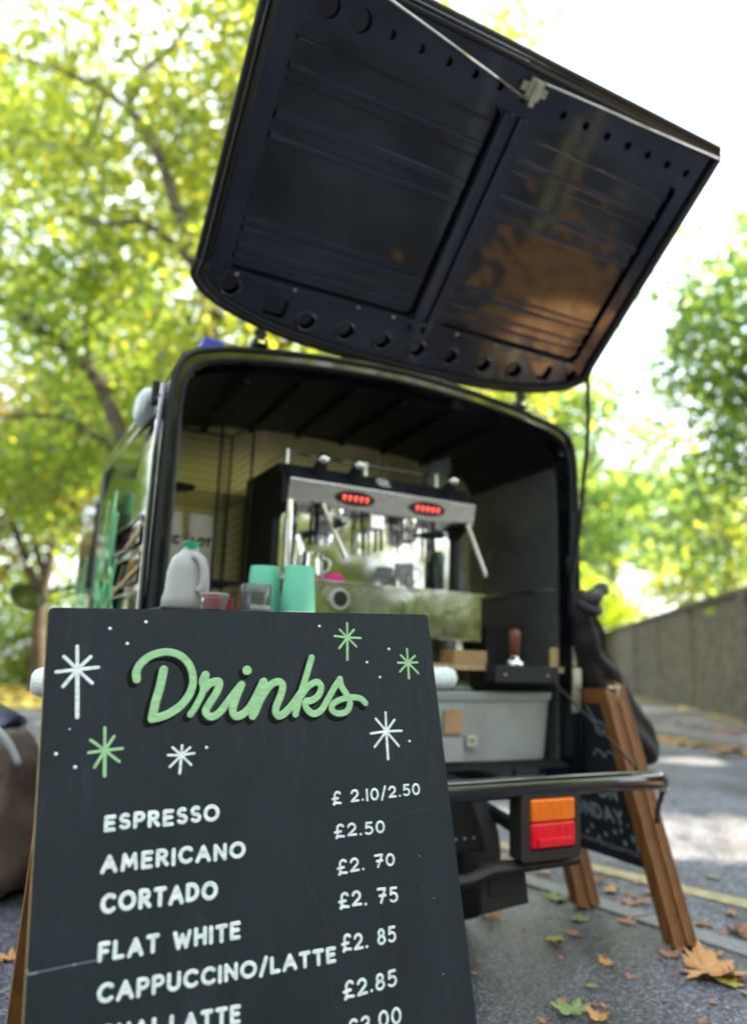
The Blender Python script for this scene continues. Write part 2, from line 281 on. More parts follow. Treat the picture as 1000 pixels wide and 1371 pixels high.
def lettering(mb, text, A, B, h0, h1, weight, gap=.34, jit=.02, flatz=.12):
    W_ = [GLY[ch][0] for ch in text]; pad = weight
    tot = sum(W_)+gap*(len(text)-1)+pad; L_ = Vector((B[0]-A[0], B[1]-A[1])); hm = (h0+h1)/2; k = L_.length/(tot*hm) ; x = pad/2; d = L_.normalized(); rr = random.Random(text)
    for ch, wg in zip(text, W_):
        f = x/tot; h = h0+(h1-h0)*f; inner = 1-weight*.9; ph = (rr.random()-.5)*jit
        for st in GLY[ch][1]:
            pts = []
            for gx, gy in st:
                X = (x+gx)*hm*k; Y = (gy*inner+weight*.45+ph)*h
                pts.append((A[0]+d.x*X+.03*Y, A[1]+d.y*X+Y))
            stroke(mb, pts, weight*hm, flatz)
        x += wg+gap
BOARD_TL=(-0.4347,1.0122,0.8329)
BOARD_X=(0.88985,0.45435,0.04178)
BOARD_Y=(-0.12711,0.15891,0.97908)
SCRIPT_WORD=[([(0.1169, -0.0992), (0.1164, -0.089), (0.1229, -0.077), (0.1374, -0.0663), (0.158, -0.0622), (0.177, -0.0676), (0.1904, -0.0827), (0.1947, -0.1028), (0.1895, -0.1215), (0.1763, -0.1377), (0.1592, -0.148), (0.1464, -0.1519), (0.1383, -0.1528)], 0.0115), ([(0.1534, -0.0872), (0.1485, -0.111), (0.1423, -0.1328), (0.1383, -0.1528)], 0.0125), ([(0.1905, -0.1497), (0.1985, -0.1386), (0.2074, -0.122), (0.2124, -0.107), (0.2136, -0.0965)], 0.0095), ([(0.2126, -0.0956), (0.2089, -0.105), (0.2123, -0.1137)], 0.0125), ([(0.21, -0.1146), (0.2203, -0.1068), (0.2325, -0.106), (0.2295, -0.1189), (0.2182, -0.1356), (0.2124, -0.1465), (0.219, -0.1546), (0.2308, -0.1501), (0.2433, -0.1365), (0.2557, -0.1216), (0.2658, -0.1107)], 0.0118), ([(0.2658, -0.1107), (0.2575, -0.1294), (0.2516, -0.1453), (0.2557, -0.1549), (0.2668, -0.1522), (0.2783, -0.1416), (0.2882, -0.1265), (0.2985, -0.1076)], 0.0115), ([(0.3002, -0.1072), (0.292, -0.1286), (0.2813, -0.1555)], 0.0125), ([(0.2849, -0.1514), (0.295, -0.1316), (0.3094, -0.1134), (0.3228, -0.1078), (0.3296, -0.1139), (0.3252, -0.1287), (0.3174, -0.145), (0.3175, -0.1551), (0.3252, -0.1566), (0.3378, -0.1478), (0.3511, -0.1335), (0.363, -0.1189)], 0.0118), ([(0.3795, -0.072), (0.3692, -0.0987), (0.3587, -0.1248), (0.3476, -0.156)], 0.0105), ([(0.3591, -0.1288), (0.3709, -0.116), (0.3854, -0.1097), (0.3921, -0.1172), (0.3867, -0.1297), (0.375, -0.1369), (0.365, -0.1386), (0.3665, -0.1493), (0.3769, -0.1567), (0.3895, -0.1519), (0.4019, -0.1362), (0.4147, -0.1182), (0.425, -0.1061)], 0.0105), ([(0.425, -0.1061), (0.4268, -0.1175), (0.4345, -0.1302), (0.4391, -0.1437), (0.4322, -0.1556), (0.4182, -0.1585), (0.4078, -0.153), (0.4104, -0.1436), (0.4246, -0.1374), (0.4411, -0.1347), (0.4573, -0.1371), (0.4656, -0.1442)], 0.0105)]
SCRIPT_DOT=((0.2749, -0.0899), 0.0075)
STARS=[('white', 0.0065, [(0.0395, -0.0848), (0.0381, -0.0536), (0.0421, -0.1466), (0.0138, -0.0875), (0.0661, -0.0823), (0.0223, -0.0674), (0.0558, -0.0677), (0.023, -0.1065), (0.0586, -0.103)]), ('green', 0.0055, [(0.0778, -0.1909), (0.0769, -0.162), (0.0785, -0.2222), (0.058, -0.1926), (0.0998, -0.1899), (0.0598, -0.1769), (0.0888, -0.174), (0.066, -0.2109), (0.0963, -0.2062)]), ('white', 0.0048, [(0.1778, -0.2035), (0.1788, -0.191), (0.1755, -0.2266), (0.16, -0.2023), (0.1952, -0.2021), (0.1658, -0.1927), (0.1897, -0.1942), (0.1626, -0.2173), (0.1908, -0.2169)]), ('green', 0.005, [(0.4437, -0.0403), (0.4453, -0.0171), (0.4405, -0.0758), (0.4215, -0.0379), (0.4674, -0.0411), (0.4313, -0.0276), (0.4563, -0.0274), (0.4279, -0.0575), (0.4583, -0.0547)]), ('green', 0.005, [(0.5508, -0.082), (0.5517, -0.0592), (0.5495, -0.1073), (0.532, -0.0818), (0.5689, -0.0818), (0.5388, -0.0693), (0.5654, -0.0708), (0.5341, -0.0963), (0.5685, -0.0998)]), ('white', 0.0053, [(0.4981, -0.1888), (0.5, -0.1601), (0.4966, -0.2299), (0.4705, -0.1908), (0.5256, -0.1895), (0.4817, -0.169), (0.5147, -0.1721), (0.4755, -0.2108), (0.5178, -0.2122)])]
DOTS=[(0.0797, -0.0287), (0.1282, -0.0189), (0.1032, -0.0497), (0.0186, -0.1915), (0.0422, -0.2092), (0.2127, -0.1956), (0.0334, -0.1616), (0.3962, -0.0222), (0.5175, -0.0591), (0.475, -0.0802), (0.496, -0.1045), (0.5379, -0.2061)]
MENU_ROWS=[('ESPRESSO', (0.0795, -0.29), (0.229, -0.2925), 0.0195, 0.0227), ('AMERICANO', (0.0768, -0.3384), (0.2641, -0.3418), 0.0213, 0.0214), ('CORTADO', (0.0784, -0.3832), (0.2244, -0.3868), 0.0231, 0.0227), ('FLAT WHITE', (0.0768, -0.435), (0.2537, -0.4382), 0.0215, 0.0212), ('CAPPUCCINO/LATTE', (0.0772, -0.4787), (0.3872, -0.4875), 0.0215, 0.0195), ('CHAI LATTE', (0.0801, -0.5208), (0.2508, -0.5316), 0.0208, 0.021)]
PRICE_ROWS=[('£ 2.10/2.50', (0.3965, -0.2878), (0.5476, -0.2872), 0.0194, 0.0184), ('£2.50', (0.3964, -0.3331), (0.4803, -0.3339), 0.0198, 0.0185), ('£2. 70', (0.3969, -0.381), (0.4918, -0.3798), 0.0211, 0.0179), ('£2. 75', (0.3956, -0.424), (0.4917, -0.4283), 0.0214, 0.0222), ('£2. 85', (0.3959, -0.4777), (0.4824, -0.4788), 0.0224, 0.0223), ('£2.85', (0.393, -0.5338), (0.4775, -0.5313), 0.0224, 0.0223), ('£3.00', (0.3947, -0.5776), (0.4792, -0.5767), 0.0216, 0.0217)]
# ------------------------------------------------------------ frames of reference
PSI = 0.477346; VP = Vector((-0.56727, 1.90229, 0))
VM = Matrix.Translation(VP) @ Matrix.Rotation(PSI, 4, 'Z')
def VL(x, y, z=0): return VM @ Vector((x, y, z))
def vthing(name, label, cat, base, group=None):
    """a thing standing at a point of the van's frame; returns (empty, matrix that lets meshes be written in van coordinates)"""
    return thing(name, label, cat, VL(*base), PSI, group), Matrix.Translation(-Vector(base))
def TB(M): b = MB(); b.M = M; return b

# ------------------------------------------------------------ ground
def sheet(name, pts, z, m, thick=None):
    b = MB()
    if thick: b.loft([[(x, y, z-thick) for x, y in pts], [(x, y, z) for x, y in pts]])
    else: b.add([(x, y, z) for x, y in pts], [tuple(range(len(pts)))])
    return struct(b.make(name, m))
sheet('road', [(-400, -400), (400, -400), (400, 400), (-400, 400)], 0, road_m)
kx = lambda y: 1.60-.20*(y-.14)           # kerb edge in van coordinates
def vxy(x, y): q = VL(x, y); return (q.x, q.y)
sheet('pavement', [vxy(kx(-14)-.1, -14), vxy(kx(9)-.1, 9), (-4.2, 10.6), (-30, 2), (-30, -16)], .004, pave_m)
for i in range(16):
    y0 = -3.2+i*.62; b = MB(); g = .006; x0, x1 = kx(y0), kx(y0+.62)
    pts = [vxy(x0-.098, y0+g), vxy(x0, y0+g), vxy(x1, y0+.62-g), vxy(x1-.098, y0+.62-g)]
    b.loft([[(x, y, -.05) for x, y in pts], [(x, y, .012) for x, y in pts]]); o = b.make('kerb_stone', kerbm, None, bevel=.004)
    struct(o)
yl = lambda y: 2.02-.32*(y)
sheet('yellow_road_line', [vxy(yl(-6)+.10, -6), vxy(yl(-6)+.18, -6), vxy(yl(-.45)+.18, -.45), vxy(yl(-.45)+.10, -.45)], .004, yellowm)
for k, (ya, yb) in enumerate([(-2.6, .12), (.17, .5), (.56, 1.6), (1.68, 4.2)]):
    pts = [vxy(yl(ya)-.05, ya), vxy(yl(ya)+.05, ya), vxy(yl(yb)+.05, yb), vxy(yl(yb)-.05, yb)]; sheet('yellow_road_line', pts, .004, yellowm)
sheet('grass_verge', [(-3.3, 9.9), (-30, 3.3), (-30, 15), (-2, 16), (-1.5, 11.5)], .008, grass_m)
sheet('woodland_floor', [(-60, 14.5), (-2, 15.5), (-1, 60), (-60, 60)], .012, soil_m)
farp = [(6.2, 2.0), (4.55, 6.0), (3.9, 7.75), (3.35, 9.2), (2.7, 12), (2.4, 16), (3.2, 24), (6.5, 46), (11.2, 46), (9.0, 32), (7.15, 20), (5.75, 12.2), (4.9, 6.0), (6.4, 2.0)]
sheet('far_pavement', farp, .10, far_m, .1)
b = MB()
for i in range(2, 7):
    a, c_ = Vector((*farp[i-1], 0)), Vector((*farp[i], 0)); b.bar(a+Vector((-.07, 0, .05)), c_+Vector((-.07, 0, .05)), .13, .115)
struct(b.make('far_kerb', kerbm))
sheet('garden_ground', [(5.9, 12.2), (7.3, 20), (9.2, 32), (11.5, 46), (60, 60), (60, -5), (6.6, 2), (5.1, 6.0)], .02, soil_m)

# boundary wall of concrete panels between posts, with coping
wl = thing('boundary_wall', 'long grey-brown concrete boundary wall with coping along the far pavement', 'wall', (4.9, 6.0, .1))
wpts = [(5.6, 2.0), (5.22, 5.0), (5.20, 7.5), (5.45, 10.6), (5.95, 13.6), (6.5, 16.6), (7.05, 19.6), (7.62, 22.8), (8.3, 26.5), (9.1, 31), (10.3, 38), (11.2, 44)]
HW = 1.80
wl.location = (0, 0, 0)
pp = Vector((4.9, 6.0, .1)); wl.location = pp; Mw = Matrix.Translation(-pp)
for i in range(len(wpts)-1):
    a, c_ = Vector((*wpts[i], 0)), Vector((*wpts[i+1], 0)); d = (c_-a).normalized()
    b = TB(Mw); b.bar(a+d*.14+Vector((0,0,.1+HW/2)), c_-d*.14+Vector((0,0,.1+HW/2)), .16, HW); b.make('panel', wallm, wl, bevel=.01)
    b = TB(Mw); b.bar(a+d*.02+Vector((0,0,.1+HW+.045)), c_-d*.02+Vector((0,0,.1+HW+.045)), .27, .085); b.make('coping', wallm, wl, bevel=.012)
for x, y in wpts[::3]:
    b = TB(Mw); b.box(x-.15, x+.12, y-.12, y+.12, .1, .1+HW-.003); b.make('post', wallm, wl, bevel=.012)

# ------------------------------------------------------------ trees
def leafcloud(name, ctrs, per, spread, size, m, parent, off, seed, squash=.8):
    rg = np.random.default_rng(seed); ctrs = np.asarray(ctrs); n = len(ctrs)*per
    c_ = np.repeat(ctrs, per, 0)+rg.normal(0, 1, (n, 3))*np.array([spread, spread, spread*squash])
    # keep a gap in the canopy where the sunlight reaches the road
    keep = np.ones(n, bool)
    for gx, gy, gr in GAPS:
        s = np.array(sdir); rel = c_-np.array([gx, gy, 0]); t = rel@s; dist = np.linalg.norm(rel-t[:, None]*s, axis=1); keep &= ~((dist < gr*(.8+.5*rg.random(n))) & (t > 0))
    # never in front of the camera or inside the van
    keep &= (np.hypot(c_[:, 0], c_[:, 1]) > 3.2)
    c_ = c_[keep]; n = len(c_)
    a = rg.normal(0, 1, (n, 3)); a /= np.linalg.norm(a, axis=1)[:, None]; nn = rg.normal(0, 1, (n, 3))+np.array([0, 0, .9]); bb = np.cross(nn, a); bb /= np.linalg.norm(bb, axis=1)[:, None]
    sz = size*(.55+.9*rg.random(n))[:, None]; cr = np.cross(a, bb)*sz*.12
    V = np.stack([c_-a*sz*.55, c_+bb*sz*.42+cr, c_+a*sz*.6, c_-bb*sz*.42+cr], 1).reshape(-1, 3)-np.array(off)
    me = bpy.data.meshes.new(name); me.vertices.add(4*n); me.vertices.foreach_set('co', V.astype(np.float32).ravel()); me.loops.add(4*n); me.loops.foreach_set('vertex_index', np.arange(4*n, dtype=np.int32))
    me.polygons.add(n); me.polygons.foreach_set('loop_start', np.arange(0, 4*n, 4, dtype=np.int32)); me.update(calc_edges=True); me.materials.append(m)
    o = bpy.data.objects.new(name, me); C.objects.link(o); o.parent = parent; return o
GAPS = [(2.45, 2.02, .30), (2.2, 2.3, .25), (2.8, 2.1, .25), (2.5, 1.75, .16), (1.55, 3.8, .55), (1.35, 3.95, .3), (1.25, 3.55, .2), (2.0, 3.9, .26), (1.6, 5.7, .42), (.6, 4.1, .25), (2.9, 6.8, .3)]
def blob(c_, r, n, seed, hole=.0):
    rg = np.random.default_rng(seed); p = rg.normal(0, 1, (n*2, 3)); p /= np.linalg.norm(p, axis=1)[:, None]; p *= (rg.random(n*2)**.42)[:, None]
    k = np.sin(p[:, 0]*5.1+seed)+np.sin(p[:, 1]*4.3+seed*2)+np.sin(p[:, 2]*6.2+seed*3); p = p[k > -.9+hole][:n]
    return p*np.array(r)+np.array(c_)
def tree(name, label, trunk, r0, limbs, blobs, size, m, per, spread, seed, bk=bark, cat='tree', group=None, tw=True):
    base = Vector(trunk[0]); t = thing(name, label, cat, base, 0, group); Mt = Matrix.Translation(-base)
    b = TB(Mt); tp = smooth_pts(trunk, 4); b.tube(tp, [r0*(1.25 if i == 0 else 1)*(1-.55*i/len(tp)) for i in range(len(tp))], 10); b.make('trunk', bk, t, True, angle=180)
    for L, rl in limbs:
        b = TB(Mt); lp = smooth_pts(L, 4); b.tube(lp, [max(.012, rl*(1-.8*i/len(lp))) for i in range(len(lp))], 8); b.make('limb', bk, t, True, angle=180)
    ctr = np.concatenate([blob(c_, r, n, seed+i*7) for i, (c_, r, n) in enumerate(blobs)])
    if tw:
        b = TB(Mt); rg = random.Random(seed); src = [Vector(q) for L, _ in limbs for q in L]+[Vector(trunk[-1])]
        for q in ctr[::4]:
            q = Vector(q); s_ = min(src, key=lambda w_: (w_-q).length); mid = (s_+q)/2+Vector((rg.uniform(-.15, .15), rg.uniform(-.15, .15), .12))
            if (s_-q).length < 3.0: b.tube([s_, mid, q], [.02, .013, .006], 5, False)
        if b.v: b.make('twigs', bk, t, True, angle=180)['kind'] = 'stuff'
    leafcloud('foliage', ctr, per, spread, size, m, t, tuple(base), seed)['kind'] = 'stuff'
    return t
tree('plane_tree', 'yellow-green tree with long branch arching up to the upper left, nearest behind the van', [(-1.9, 9.1, 0), (-2.0, 9, 3.1), (-2.19, 9, 4.8), (-2.36, 9, 5.55)], .17,
     [([(-2.3, 9, 5.4), (-2.54, 9, 6.08), (-2.76, 8.95, 6.57), (-3.08, 8.9, 7.35), (-3.44, 8.9, 7.92), (-3.84, 8.9, 8.26), (-4.28, 8.8, 8.44), (-4.82, 8.8, 8.63), (-5.6, 8.7, 8.8)], .10),
      ([(-3.55, 8.9, 7.95), (-3.47, 9, 8.69), (-3.1, 9.1, 9.3), (-2.8, 9.2, 10.2)], .06), ([(-3.9, 8.9, 8.25), (-4.0, 8.9, 7.7), (-4.15, 8.9, 7.3)], .045), ([(-2.45, 9, 5.8), (-3.14, 8.9, 6.33), (-3.63, 8.8, 6.24), (-4.14, 8.8, 6.35)], .07),
      ([(-2.2, 9, 5.0), (-1.7, 9.1, 6.4), (-1.5, 9.1, 8.0), (-1.0, 9.2, 10)], .11), ([(-2.1, 9, 4.3), (-1.0, 9.3, 5.0), (0, 9.6, 5.2)], .07), ([(-1.8, 9.1, 6.2), (-.3, 9.5, 7.5), (1.2, 9.8, 9.0)], .07)],
     [((-3.4, 9.4, 8.3), (2.6, 1.6, 3.1), 62), ((-2.0, 9.6, 5.6), (1.8, 1.4, 1.5), 20), ((-.8, 9.8, 9.8), (2.4, 1.6, 1.8), 30), ((.4, 10.0, 5.0), (2.6, 1.3, 1.2), 34), ((1.6, 10.5, 10.6), (1.5, 1.2, 1.0), 14), ((-1.8, 9.4, 8.8), (1.2, 1.4, 3.0), 36)], .115, leaf_y, 105, .34, 3, bark)
tree('spreading_tree', 'mid green tree with low branches reaching left above the van roof', [(-3.05, 10.2, 0), (-3.17, 10, 2.49), (-3.4, 10, 3.3)], .16,
     [([(-3.3, 10, 3.1), (-3.54, 10, 3.65), (-4.0, 10, 4.52), (-4.48, 10, 4.96), (-5.07, 10, 5.39), (-5.8, 9.9, 5.9)], .14), ([(-3.5, 10, 3.4), (-4.14, 10, 3.85), (-4.68, 10, 3.99), (-5.5, 10, 3.93)], .07),
      ([(-3.3, 10, 3.1), (-2.9, 10.1, 4.6), (-2.6, 10.2, 6)], .09), ([(-4.1, 10, 4.6), (-4.3, 10.1, 5.6), (-4.1, 10.1, 6.6)], .05)],
     [((-4.7, 10.6, 6.1), (2.4, 1.4, 1.7), 40), ((-4.4, 10.8, 3.7), (2.0, 1.3, 1.3), 32), ((-2.4, 10.8, 4.3), (1.2, 1.1, 1.6), 22), ((-5.9, 10.5, 8.6), (1.3, 1.1, 2.0), 18)], .11, leaf_g, 115, .30, 21)
tree('forked_tree', 'dark forked trunk with yellowing crown at the left edge beyond the verge', [(-5.62, 13.1, 0), (-5.7, 13, .9), (-5.75, 13, 1.6)], .17,
     [([(-5.75, 13, 1.5), (-6.0, 13, 2.1), (-6.4, 13, 2.9), (-7.2, 13, 4.2)], .13), ([(-5.75, 13, 1.5), (-5.65, 13, 2.4), (-5.6, 13, 3.4), (-5.2, 13, 4.8)], .11), ([(-5.7, 13, 1.9), (-6.1, 13, 3.0), (-6.0, 13, 4)], .07)],
     [((-6.4, 13.8, 4.2), (2.0, 1.4, 1.7), 36), ((-7.4, 13, 2.4), (.9, .9, .8), 12), ((-4.9, 14.3, 4.8), (2.2, 1.4, 1.9), 36)], .14, leaf_o, 90, .33, 33)
def simple(name, label, base, h, r0, blobs, size, m, per, spread, seed, group=None, cat='tree'):
    x, y = base; rg = random.Random(seed); tr = [(x, y, 0), (x+rg.uniform(-.2, .2), y, h*.3), (x+rg.uniform(-.3, .3), y, h*.55)]
    limbs = [([tr[2], tuple(Vector(tr[2]).lerp(Vector(c_), .5)+Vector((rg.uniform(-.4, .4), 0, .3))), tuple(c_)], r0*.5) for c_, _, _ in blobs]
    return tree(name, label, tr, r0, limbs, blobs, size, m, per, spread, seed, group=group)
BG = 'woodland trees behind the verge'
simple('woodland_tree', 'tall pale green tree far back between the arching branch and the van', (-5.2, 18), 13, .25, [((-5.6, 18, 6.5), (3.2, 2, 3.6), 60), ((-8.2, 18, 9), (2.6, 2, 3.8), 48), ((-4.5, 18, 12), (3.0, 2, 3.2), 44)], .17, leaf_y, 75, .45, 41)
simple('woodland_tree', 'blue-green tree rising behind the upper left foliage', (-9.5, 17), 14, .25, [((-9.2, 17, 4.6), (2.0, 1.8, 2.6), 36), ((-9.0, 17, 14), (2.6, 2, 2.6), 16)], .16, leaf_b, 75, .45, 42)
simple('woodland_tree', 'slim trunked green tree behind the raised van lid', (-.5, 19), 13, .22, [((-.4, 19, 8), (3.0, 2, 3.4), 54), ((3.4, 19.5, 7.4), (2.3, 2, 2.2), 30), ((-2.4, 19.5, 14.5), (3, 2, 3), 26)], .17, leaf_y, 75, .45, 43)
simple('woodland_tree', 'deep green tree low behind the van roof', (-3.0, 21), 9, .22, [((-4.6, 21, 4.0), (3.6, 1.6, 3.2), 60), ((0, 21, 3.6), (3.4, 1.6, 2.9), 50), ((-9.4, 21, 3.4), (3.4, 1.6, 2.9), 44)], .18, leaf_g, 75, .45, 44)
for i, (x, y, lab) in enumerate([(-7.0, 15.6, 'low dark green shrub left of the forked trunk'), (-4.9, 15.8, 'low dark green shrub right of the forked trunk'), (-9.2, 16.2, 'low shrub at the far left of the verge')]):
    tree('shrub', lab, [(x, y, 0), (x, y, .35), (x+.05, y, .7)], .05, [([(x, y, .3), (x-.4, y, .8)], .03), ([(x, y, .3), (x+.4, y, .8)], .03)], [((x, y, .75), (1.2, .6, .75), 26)], .11, leaf_g, 70, .25, 60+i, cat='shrub', tw=False)
tree('lime_bush', 'bright lime-yellow sunlit bush behind the wall just right of the van', [(6.6, 26, 0), (6.6, 26, 1.5), (6.7, 26, 2.4)], .12, [([(6.6, 26, 1.5), (5.8, 26, 3.0)], .06), ([(6.6, 26, 1.5), (7.6, 26, 2.8)], .06)],
     [((6.4, 25.6, 2.9), (1.5, 1.1, 1.7), 46), ((8.2, 25.9, 2.4), (1.4, 1.0, 1.1), 24), ((5.9, 24.9, 1.6), (.8, .8, 1.0), 18)], .15, leaf_l, 95, .33, 71, cat='bush')
simple('distant_tree', 'hazy green tree over the road just right of the van roof', (5.4, 20), 9, .2, [((5.5, 20, 5.2), (1.5, 1.4, 2.1), 34), ((4.8, 20, 7.4), (1.7, 1.2, 1.5), 26), ((7.0, 20.5, 5.0), (1.2, 1, 1.7), 20), ((7.6, 20.5, 7.4), (.8, .8, .7), 7), ((6.4, 20, 8.2), (.6, .6, .5), 5)], .18, leaf_b, 55, .42, 72)
simple('distant_tree', 'pale green tree far down the road left of the leaning tree', (11, 33), 12, .3, [((10.2, 33, 6.2), (3.0, 2, 3.0), 50), ((14.5, 33, 7.5), (3.4, 2, 3.8), 60), ((8.3, 33, 10), (2.2, 2, 1.8), 22)], .26, leaf_b, 70, .6, 91)
simple('distant_tree', 'pale yellow-green tree above the wall at the right', (9.3, 19), 8, .16, [((8.9, 19, 3.3), (1.3, 1.2, 1.2), 22), ((10.2, 19, 4.2), (1.4, 1.2, 1.6), 20), ((8.0, 19.6, 2.8), (1.1, .9, .7), 12)], .14, leaf_y, 52, .36, 73)
tree('leaning_tree', 'blue-green tree overhanging the wall at the right edge', [(8.6, 12.6, 0), (8.4, 12.6, 2.2), (8.1, 12.5, 4.2)], .18,
     [([(8.3, 12.6, 3.5), (7.4, 12.5, 5.0), (6.4, 12.4, 6.0), (5.6, 12.4, 6.5)], .10), ([(8.1, 12.5, 4.0), (7.6, 12.4, 6.0), (7.0, 12.3, 7.6)], .09), ([(8.1, 12.5, 4.0), (8.8, 12.5, 6.5)], .08)],
     [((6.4, 12.4, 6.6), (1.3, .9, .8), 38), ((6.7, 12.5, 8.2), (1.2, .9, 1.0), 26), ((6.2, 12.6, 5.3), (.8, .8, .9), 20), ((7.2, 12.6, 4.2), (1.1, .8, 1.6), 30), ((5.5, 12.4, 7.2), (.55, .6, .4), 8), ((5.4, 12.4, 5.9), (.4, .5, .3), 5), ((7.4, 12.6, 5.6), (1.0, .8, 1.6), 24), ((5.9, 12.6, 4.2), (.6, .6, .5), 8), ((5.75, 12.4, 3.2), (.7, .6, .6), 9)], .14, leaf_b, 44, .38, 74)
# the street trees whose shade the stall stands in, outside the picture to the right; left and rear ones added for reflections
simple('street_tree', 'large street tree shading the van from beyond the right of the view', (8.6, 4.6), 11, .28, [((7.6, 5.0, 7.6), (3.1, 2.9, 1.9), 110), ((9.6, 3.0, 7.6), (3.4, 3.2, 2.4), 100), ((6.4, 1.2, 6.6), (2.9, 2.6, 1.6), 76)], .19, leaf_y, 85, .42, 81)
simple('street_tree', 'second street tree further along beyond the right of the view', (11.5, 8.2), 11, .28, [((10.4, 8.6, 8.4), (3.0, 3.4, 2.0), 110), ((12.4, 12.4, 9.2), (3.2, 3.4, 2.2), 90)], .2, leaf_y, 80, .42, 85)
simple('street_tree', 'unseen street tree added behind the viewer on the pavement side', (-4.5, -6.5), 11, .28, [((-3.5, -6.5, 6.0), (3.8, 3, 2.6), 80), ((-7.5, -4.5, 4.6), (2.6, 3, 3.2), 70), ((1.5, -8.5, 5.2), (4.0, 2.2, 3.4), 90), ((-2.5, -9.5, 2.2), (5.0, 1.2, 1.9), 110), ((5.5, -8.5, 2.6), (3.4, 1.4, 2.2), 70)], .26, leaf_g, 34, .45, 82)
simple('street_tree', 'unseen street tree added to the left of the stall on the pavement', (-8.5, 3.5), 11, .28, [((-8.3, 2.6, 4.6), (2.2, 3.6, 3.4), 100), ((-9.5, -1.5, 2.4), (1.6, 3.2, 2.0), 60)], .22, leaf_y, 65, .45, 83)

simple('street_tree', 'unseen street tree added across the road behind the viewer to the right', (8.5, -7.5), 10, .28, [((8.5, -7.0, 5.4), (3.6, 2.6, 3.0), 90), ((12.0, -4.0, 5.2), (2.6, 3.6, 3.2), 90)], .26, leaf_y, 36, .45, 86)  # out-of-view tree added to darken what the espresso machine reflects
for i, (x, y, lab) in enumerate([(9.5, -6.4, 'unseen leafy hedge bush added across the road behind the viewer'), (12.4, -3.0, 'unseen leafy hedge bush added across the road to the far right'), (6.0, -9.0, 'unseen leafy hedge bush added behind the viewer on the right'), (-9.4, 9.4, 'unseen leafy hedge bush added at the left of the verge, level with the van cab'), (-8.6, 6.2, 'unseen leafy hedge bush added to the left of the pavement')]):
    tree('added_hedge_bush', lab, [(x, y, 0), (x, y, .8), (x, y, 1.6)], .07, [([(x, y, .8), (x-.6, y, 2.2)], .04), ([(x, y, .8), (x+.6, y, 2.2)], .04)], [((x, y, 1.6), (2.6, 2.4, 1.6), 90)], .24, leaf_d, 40, .34, 160+i, cat='bush', tw=False)  # bushes out of view, added to darken reflections in the steel and van side

hs = thing('added_house', 'unseen pale rendered house added behind the viewer for neutral reflections', 'house', (5, -14, 0)); Mh = Matrix.Translation((-5, 14, 0))  # unseen building added so the steel and van interior pick up neutral tones
stucco = mat('pale_stucco', (.62, .58, .52), .9, noise=.1, nscale=2); slate = mat('roof_slate', (.08, .085, .1), .7)
b = TB(Mh); b.box(-6, 16, -20, -14, 0, 6.2); b.make('wall', stucco, hs)
b = TB(Mh); b.prism([(-20.4, 6.2), (-13.6, 6.2), (-17, 8.8)], -6.3, 16.3, 'x'); b.make('roof', slate, hs)
for i in range(7):
    for z in (1.0, 4.0):
        x = -4.6+i*3.1
        if i == 3 and z < 2: b = TB(Mh); b.box(x, x+1.1, -14.0, -13.93, 0, 2.2); b.make('door', bluewrap, hs); continue
        b = TB(Mh); b.box(x, x+1.2, -14.0, -13.94, z, z+1.5); wq = b.make('window', whitepl, hs); b = TB(Mh); b.box(x+.08, x+1.12, -13.94, -13.92, z+.08, z+1.42); b.make('pane', glassd, wq)
# ------------------------------------------------------------ the van
van = thing('coffee_van', 'small glossy black three-wheeled coffee van with its rear lid raised', 'van', VP, PSI)
W_ = 1.45; ZB = .433
half = [(0, ZB), (-.004, .9), (-.003, 1.3), (0, 1.45), (.006, 1.53), (.026, 1.583), (.075, 1.615), (.17, 1.640), (.30, 1.660), (.45, 1.676), (.60, 1.686), (.725, 1.690)]
def arch(inx, inz, zb=ZB, fl=0):
    h = []
    for x, z in half:
        X = inx+x*(1-inx/.725); Z = zb if z == ZB else z-inz*(max(0, (z-1.2))/.49)
        h.append((X, Z))
    return h+[(W_-x, z) for x, z in reversed(h[:-1])]
XZ = Matrix(((1,0,0,0),(0,0,-1,0),(0,1,0,0),(0,0,0,1)))
OUT = arch(0, 0); INN = arch(.042, .050, ZB+.025)
# outer skin as one shell, leading into the narrower cab
b = MB(); rings = []
for y, ix, iz in ((.006, .004, .004), (.0, .0, .0), (.03, 0, 0), (1.10, 0, 0), (1.12, .01, .008), (1.13, .03, .02)):
    rings.append([(x, y, z) for x, z in arch(ix, iz)])
b.loft(rings, True, False)
b.M = XZ; b.plate(OUT, [INN], .012); b.M = Matrix.Identity(4)
b.loft([[(x, .0, z) for x, z in INN], [(x, .05, z) for x, z in arch(.05, .06, ZB+.02)]], True, False)
body = b.make('body', paint, van, True, angle=30)
# raised rolled bead round the opening
b = MB(); ol = smooth_pts([(x, -.008, z) for x, z in arch(.012, .012, ZB+.01)], 2); b.tube(ol, .008, 8); b.make('door_seal', matte, van, True, angle=180)
b = MB(); ol = smooth_pts([(x, -.010, z) for x, z in arch(.036, .044, ZB+.02)], 2); b.tube(ol, .006, 8); b.make('inner_bead', matte, van, True, angle=180)
